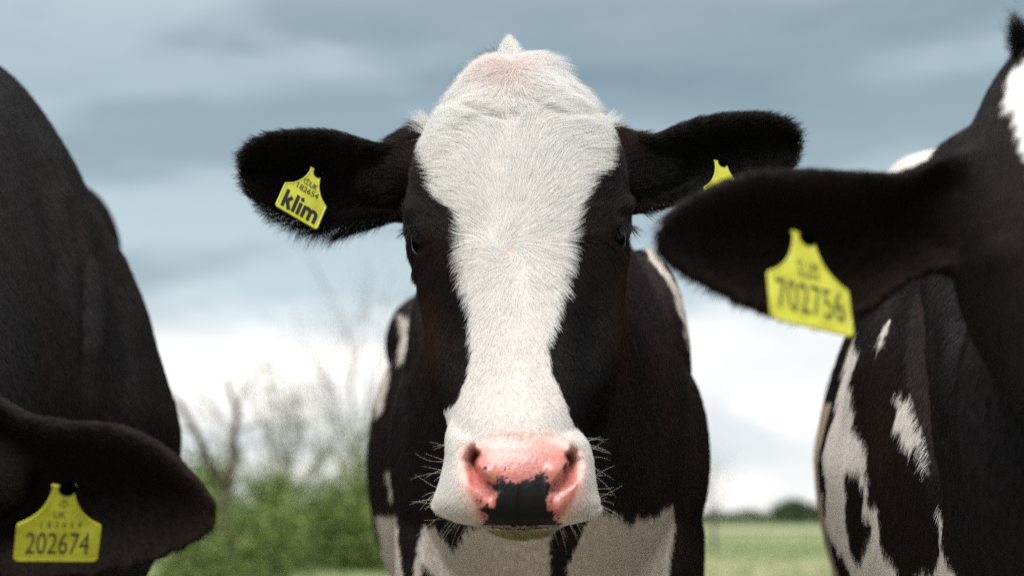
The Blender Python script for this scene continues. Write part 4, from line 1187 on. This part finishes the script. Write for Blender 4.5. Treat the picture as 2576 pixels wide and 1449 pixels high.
# ---- left cow, head lowered outside the picture
def left_cow():
    g = ShiftGeo()
    hd = np.array([-0.610, -0.33, -0.345])
    head_on(g, hd)
    k = g.mark()
    ear_geo(g, [(-170, 950), (-60, 962), (0, 990), (60, 1034), (150, 1050), (250, 1054), (330, 1068), (420, 1118), (480, 1176), (533, 1240), (552, 1298)],
            [(-170, 1400), (-60, 1450), (50, 1474), (200, 1464), (330, 1436), (430, 1402), (500, 1366), (540, 1335), (553, 1302)], 1.29, 1.17, 0.046, 0.006)
    g.tube([W(-330, 1180, 1.30), W(-200, 1190, 1.31), W(-60, 1200, 1.30), W(80, 1215, 1.285)], [0.06, 0.055, 0.045, 0.02], [0.045, 0.035, 0.025, 0.010], n=30, up=(0, 1, 0))
    mirror_last(g, k, hd[0] + 0.007)
    g.tube([(-.60, 1.36, H - .02), (-.66, 1.55, H + .06), (-.765, 1.80, H + .13), (-.822, 2.05, H + .13), (-.91, 2.4, H + .13), (-1.01, 2.8, H + .13), (-1.12, 3.2, H + .15), (-1.19, 3.5, H + .20), (-1.22, 3.64, H + .22)],
           [.10, .13, .205, .328, .33, .33, .30, .24, .14], [.14, .19, .34, .55, .53, .50, .49, .42, .2], [.15, .20, .30, .42, .44, .46, .42, .32, .2], k=[0, .15, .35, .46, .40, .3, .2, .2, .1], n=110, m=72, ex=2.1)
    g.blob((-.925, 2.85, H + .56), (.105, .24, .115)); g.blob((-1.20, 3.0, H + .60), (.085, .12, .09))
    for s in (-1, 1):
        g.blob((-.81 + s * .17, 2.08, H + .12), (.085, .16, .24))
        leg(g, -.80 + s * .15, 2.08, H + .02, .110); leg(g, -1.13 + s * .16, 3.3, H + .02, .11, False)
    me = merge_voxel(g, 0.0075)
    V = get_v(me)
    relax(me, 90, np.clip((V[:, 1] - 1.35) / 0.25, 0.12, 1))
    V = get_v(me); Nn = normals(me); u, v = UV(V)
    c = V[:, 1] > 1.5
    groove(V, Nn, [(30, 330), (110, 470), (150, 640), (170, 780)], 24, 0.008, c); groove(V, Nn, [(70, 300), (150, 430), (215, 600), (240, 800), (235, 980)], 28, -0.009, c)
    groove(V, Nn, [(170, 470), (225, 640), (225, 860), (215, 1020)], 20, 0.011, c); groove(V, Nn, [(215, 520), (290, 720), (320, 900), (330, 1050)], 24, 0.007, c)
    groove(V, Nn, [(260, 560), (330, 700), (385, 900)], 24, -0.006, c); groove(V, Nn, [(170, 420), (225, 520), (290, 560)], 14, 0.004, c)
    V += Nn * (nz(V * [1, 1, 0.35], 9, 31)[:, :1] * 0.0022) * c[:, None]
    set_v(me, V); relax(me, 6, np.where(c, 1.0, 0.0))
    def col(P, n, r=None):
        b = np.clip(nz(P, 5, 41)[:, :1] * 0.22 + 0.22, 0, 1)
        k = np.where(P[:, 1:2] < 1.45, BLACK * 0.8, np.array([0.020, 0.018, 0.0185])); return k * (1 - b) + BROWN * np.where(P[:, 1:2] < 1.45, 0.35, 0.8) * b
    plain_body_mat_attrs(me, np.where((get_v(me)[:, 2] < 0.07)[:, None], BROWN, col(V, Nn)))
    root = thing('cow', (-0.85, 2.2, 0.0), 'all black cow at the left edge, head lowered out of view, one ear reaching in', 'cow', 'cows standing side by side')
    link('body', me, root, M_SKIN)
    def flow(P, n):
        uu, vv = UV(P)
        D = np.tile([0.45, 0.25, -1.0], (len(P), 1)); D[P[:, 1] < 1.45] = [1.0, -0.1, -0.15]
        k_ = (np.clip((vv - 1230) / 180, 0, 1) * (P[:, 1] < 1.45))[:, None]; D = D * (1 - k_) + np.array([0.5, 0, -1.0]) * k_
        return D
    make_fur('coat', me, root, 260000, lambda c, n: np.where(c[:, 1] < 1.45, 1.3, 1.0), col, flow,
             lambda P, n: np.where(P[:, 1] < 1.45, 0.008, 0.014), lambda P: np.where(P[:, 1] < 1.45, 0.00016, 0.00022), lambda P, n: np.full(len(P), 0.22), 23)
    eyes(root, [e + hd + np.array([0, 0.008, 0]) for e in EYES], (-1, 1), None, 4)
    w_, h_ = 0.0665, 0.0700
    lines = []
    v2, f2 = text_mesh('202674', 0.0275, 0.62, 0.0); lines.append((v2, f2, 0.0, 0.235, 1, M_INKF, False))
    v2, f2 = text_mesh('182654', 0.0080, 0.85, 0.0, 1.75); lines.append((v2, f2, 0.02, 0.475, 1, M_INKF, False))
    v2, f2 = text_mesh('UK', 0.0085, 0.9, 0.0); lines.append((v2, f2, -0.01, 0.60, 1, M_INKF, False))
    v2, f2 = crown(0.10); lines.append((v2, f2, 0.02, 0.735, (0.0070, 0.0070), M_INKF, False))
    ear_tag(root, W(140, 1411, 1.195), (1, -0.02), (0.21, 1), w_, h_, lines, 'yellow ear tag numbered 202674')
left_cow()

# ---- right cow, its near ear close to the lens
R8 = lambda pts: [(1675 + 0.5143 * x, 704 + 0.5143 * y) for x, y in pts]
RW = [R8([(900, 290), (942, 262), (937, 340), (918, 480), (915, 600), (935, 740), (977, 800), (987, 950), (992, 1060), (1032, 1130), (1052, 1250), (1092, 1350), (1150, 1480), (1170, 1700), (900, 1700), (912, 1449), (850, 1300), (780, 1200), (780, 800), (850, 600), (880, 440)]),
      R8([(1125, 555), (1172, 592), (1202, 535), (1225, 640), (1262, 800), (1275, 920), (1265, 950), (1238, 820), (1225, 780), (1205, 865), (1160, 800), (1130, 690)]),
      R8([(1045, 322), (1072, 225), (1108, 185), (1098, 258), (1058, 322)]), R8([(1470, 950), (1590, 1050), (1645, 1160), (1660, 1280), (1625, 1240), (1562, 1120), (1500, 1020)]),
      R8([(1348, 1075), (1358, 1200), (1350, 1290), (1422, 1430), (1480, 1700), (1150, 1700), (1200, 1449), (1240, 1428), (1320, 1420), (1337, 1370), (1342, 1290), (1334, 1130)])]
RB = R8([(905, 912), (945, 948), (990, 1170), (992, 1240), (940, 1385), (900, 1300), (880, 1150), (885, 960)])
RH = [(2640, 110), (2545, 190), (2522, 240), (2530, 280), (2548, 300), (2560, 345), (2580, 400), (2640, 520), (2900, 520), (2900, 100)]
def right_cow():
    g = ShiftGeo()
    hd = np.array([0.458, -0.52, -0.138])
    head_on(g, hd)
    k = g.mark()
    ear_geo(g, [(2480, 360), (2400, 372), (2330, 400), (2270, 432), (2200, 430), (2100, 424), (2000, 417), (1900, 421), (1825, 444), (1730, 488), (1665, 535), (1640, 588)],
            [(2480, 700), (2400, 690), (2340, 692), (2300, 708), (2220, 768), (2150, 818), (2060, 828), (1900, 790), (1795, 740), (1690, 682), (1652, 640), (1640, 600)], 1.075, 0.945, 0.038, 0.0075)
    g.tube([W(2560, 480, 1.12), W(2480, 490, 1.11), W(2400, 520, 1.10), (W(2300, 540, 1.085))], [0.06, 0.056, 0.045, 0.03], [0.045, 0.035, 0.025, 0.015], n=30, up=(0, 1, 0))
    mirror_last(g, k, hd[0] + 0.007)
    g.tube([(.470, 1.16, H + .12), (.52, 1.30, H + .07), (.60, 1.50, H + .04), (.68, 1.78, H + .05), (.76, 2.15, H + .09), (.86, 2.5, H + .10), (.95, 2.9, H + .12), (1.03, 3.25, H + .16), (1.06, 3.4, H + .2)],
           [.10, .115, .165, .268, .295, .322, .322, .26, .14], [.13, .18, .27, .40, .45, .46, .44, .36, .2], [.17, .24, .33, .38, .42, .46, .42, .32, .2], k=[0, .1, .25, .35, .3, .25, .2, .2, .1], n=110, m=72, ex=2.1)
    g.blob(W(2330, 492, 2.62), (.085, .13, .080)); g.blob((1.08, 2.8, H + .54), (.085, .13, .08))
    for s in (-1, 1):
        g.blob((.68 + s * .174, 1.84, H + .06), (.075, .13, .22))
        leg(g, .68 + s * .135, 1.84, H - .02, .115); leg(g, .99 + s * .17, 3.05, H + .02, .12, False)
    me = merge_voxel(g, 0.0072)
    V = get_v(me)
    relax(me, 40, np.clip((V[:, 1] - 1.05) / 0.15, 0.2, 1))
    V = get_v(me); Nn = normals(me)
    c = V[:, 1] > 1.35
    groove(V, Nn, [(2318, 700), (2310, 900), (2325, 1050), (2345, 1180), (2360, 1300)], 12, 0.016, c)
    groove(V, Nn, [(2450, 760), (2470, 900), (2450, 1100)], 26, 0.010, c); groove(V, Nn, [(2380, 720), (2400, 900), (2390, 1100)], 26, -0.008, c)
    V += Nn * (nz(V * [1, 1, 0.35], 9, 32)[:, :1] * 0.0022) * c[:, None]
    set_v(me, V); relax(me, 6, np.where(c, 1.0, 0.0))
    def white(P, n):
        u, v = UV(P); q = nz(P, 30, 55); uu = u + q[:, 0] * 5; vv = v + q[:, 1] * 9
        w = np.zeros(len(P), bool)
        near = (P[:, 1] > 1.40) & (P[:, 1] < 2.08)
        for pl in RW: w |= inside(pl, uu, vv) & near
        w |= (np.hypot(uu - 2122, vv - 881) < 9) & near
        w &= ~(inside(RB, uu, vv) & near)
        w |= inside(RH, uu, vv) & (P[:, 1] < 1.30)
        w |= (P[:, 1] > 2.2) & (v < 600) & (u < 2420)
        w |= (P[:, 1] > 2.08) & (v > 1000) & (u < 2140)
        return w
    def col(P, n, r=None):
        b = np.clip(nz(P, 5, 42)[:, :1] * 0.25 + 0.22, 0, 1)
        uu_ = UV(P)[0][:, None]; k = np.where((P[:, 1:2] < 1.25) & (uu_ < 2400 + nz(P, 12, 71)[:, :1] * 25), BLACK * 0.8, np.array([0.017, 0.0145, 0.0148])); k = k * (1 - b) + BROWN * np.where(P[:, 1:2] < 1.25, 0.35, 0.55) * b
        wc = np.where((P[:, 1:2] > 1.40), np.array([0.88, 0.84, 0.80]), WHITE)
        wc = np.where((P[:, 1:2] > 2.05) & (P[:, 2:3] < 1.1), np.array([0.60, 0.50, 0.38]), wc)
        return np.where(white(P, n)[:, None], wc, k)
    V = get_v(me); plain_body_mat_attrs(me, np.where((V[:, 2] < 0.07)[:, None], BROWN, col(V, Nn)))
    root = thing('cow', (0.75, 2.0, 0.0), 'black cow with white streaked flank at the right edge, its blurred ear nearest the camera', 'cow', 'cows standing side by side')
    link('body', me, root, M_SKIN)
    def flow(P, n):
        uu, vv = UV(P)
        D = np.tile([0.25, 0.25, -1.0], (len(P), 1)); e = (P[:, 1] < 1.25) & (uu < 2400)
        D[e] = [-1.0, -0.1, -0.10]
        k_ = (np.clip((vv - 560) / 200, 0, 1) * e)[:, None]; D = D * (1 - k_) + np.array([-0.5, 0, -1.0]) * k_
        D[(P[:, 1] < 1.25) & (uu >= 2400)] = [-0.2, 0, -1]
        return D
    make_fur('coat', me, root, 300000, lambda c, n: np.where(c[:, 1] < 1.25, 0.9, 1.0), col, flow,
             lambda P, n: np.where(P[:, 1] < 1.25, 0.011, 0.015), lambda P: np.where(P[:, 1] < 1.25, 0.00016, 0.00022), lambda P, n: np.full(len(P), 0.22), 29)
    eyes(root, [e + hd + np.array([0.004, 0.018, 0]) for e in EYES], (-1, 1), None, 4)
    ps, rs = [], []; r = np.random.default_rng(9)
    for k in range(900):
        b = W(2600 + r.normal() * 22, 150 + r.normal() * 26, 1.10); tip = W(2552 + r.normal() * 14, 78 + r.normal() * 26, 1.08)
        t = np.linspace(0, 1, 5)[:, None]; mid = (b + tip) / 2 + r.normal(size=3) * 0.003
        ps.append((1 - t) ** 2 * b + 2 * t * (1 - t) * mid + t * t * tip); rs.append(0.0002)
    strands('poll_hair', root, ps, rs, M_LASH)
    lines = []
    v2, f2 = text_mesh('702756', 0.0350, 0.54, 0.0); lines.append((v2, f2, 0.0, 0.28, 1, M_INKF, False))
    v2, f2 = text_mesh('182654', 0.0078, 0.85, 0.0); lines.append((v2, f2, 0.0, 0.535, 1, M_INKF, False))
    v2, f2 = text_mesh('UK', 0.0085, 0.8, 0.0002); lines.append((v2, f2, 0.085, 0.63, 1, M_INKF, False))
    v2, f2 = crown(0.10); lines.append((v2, f2, -0.085, 0.63, (0.0070, 0.0070), M_INKF, False))
    ear_tag(root, W(2045, 826, 0.965), (505, -85), (0, 330), 0.0665, 0.0790, lines, 'yellow ear tag numbered 702756')
right_cow()
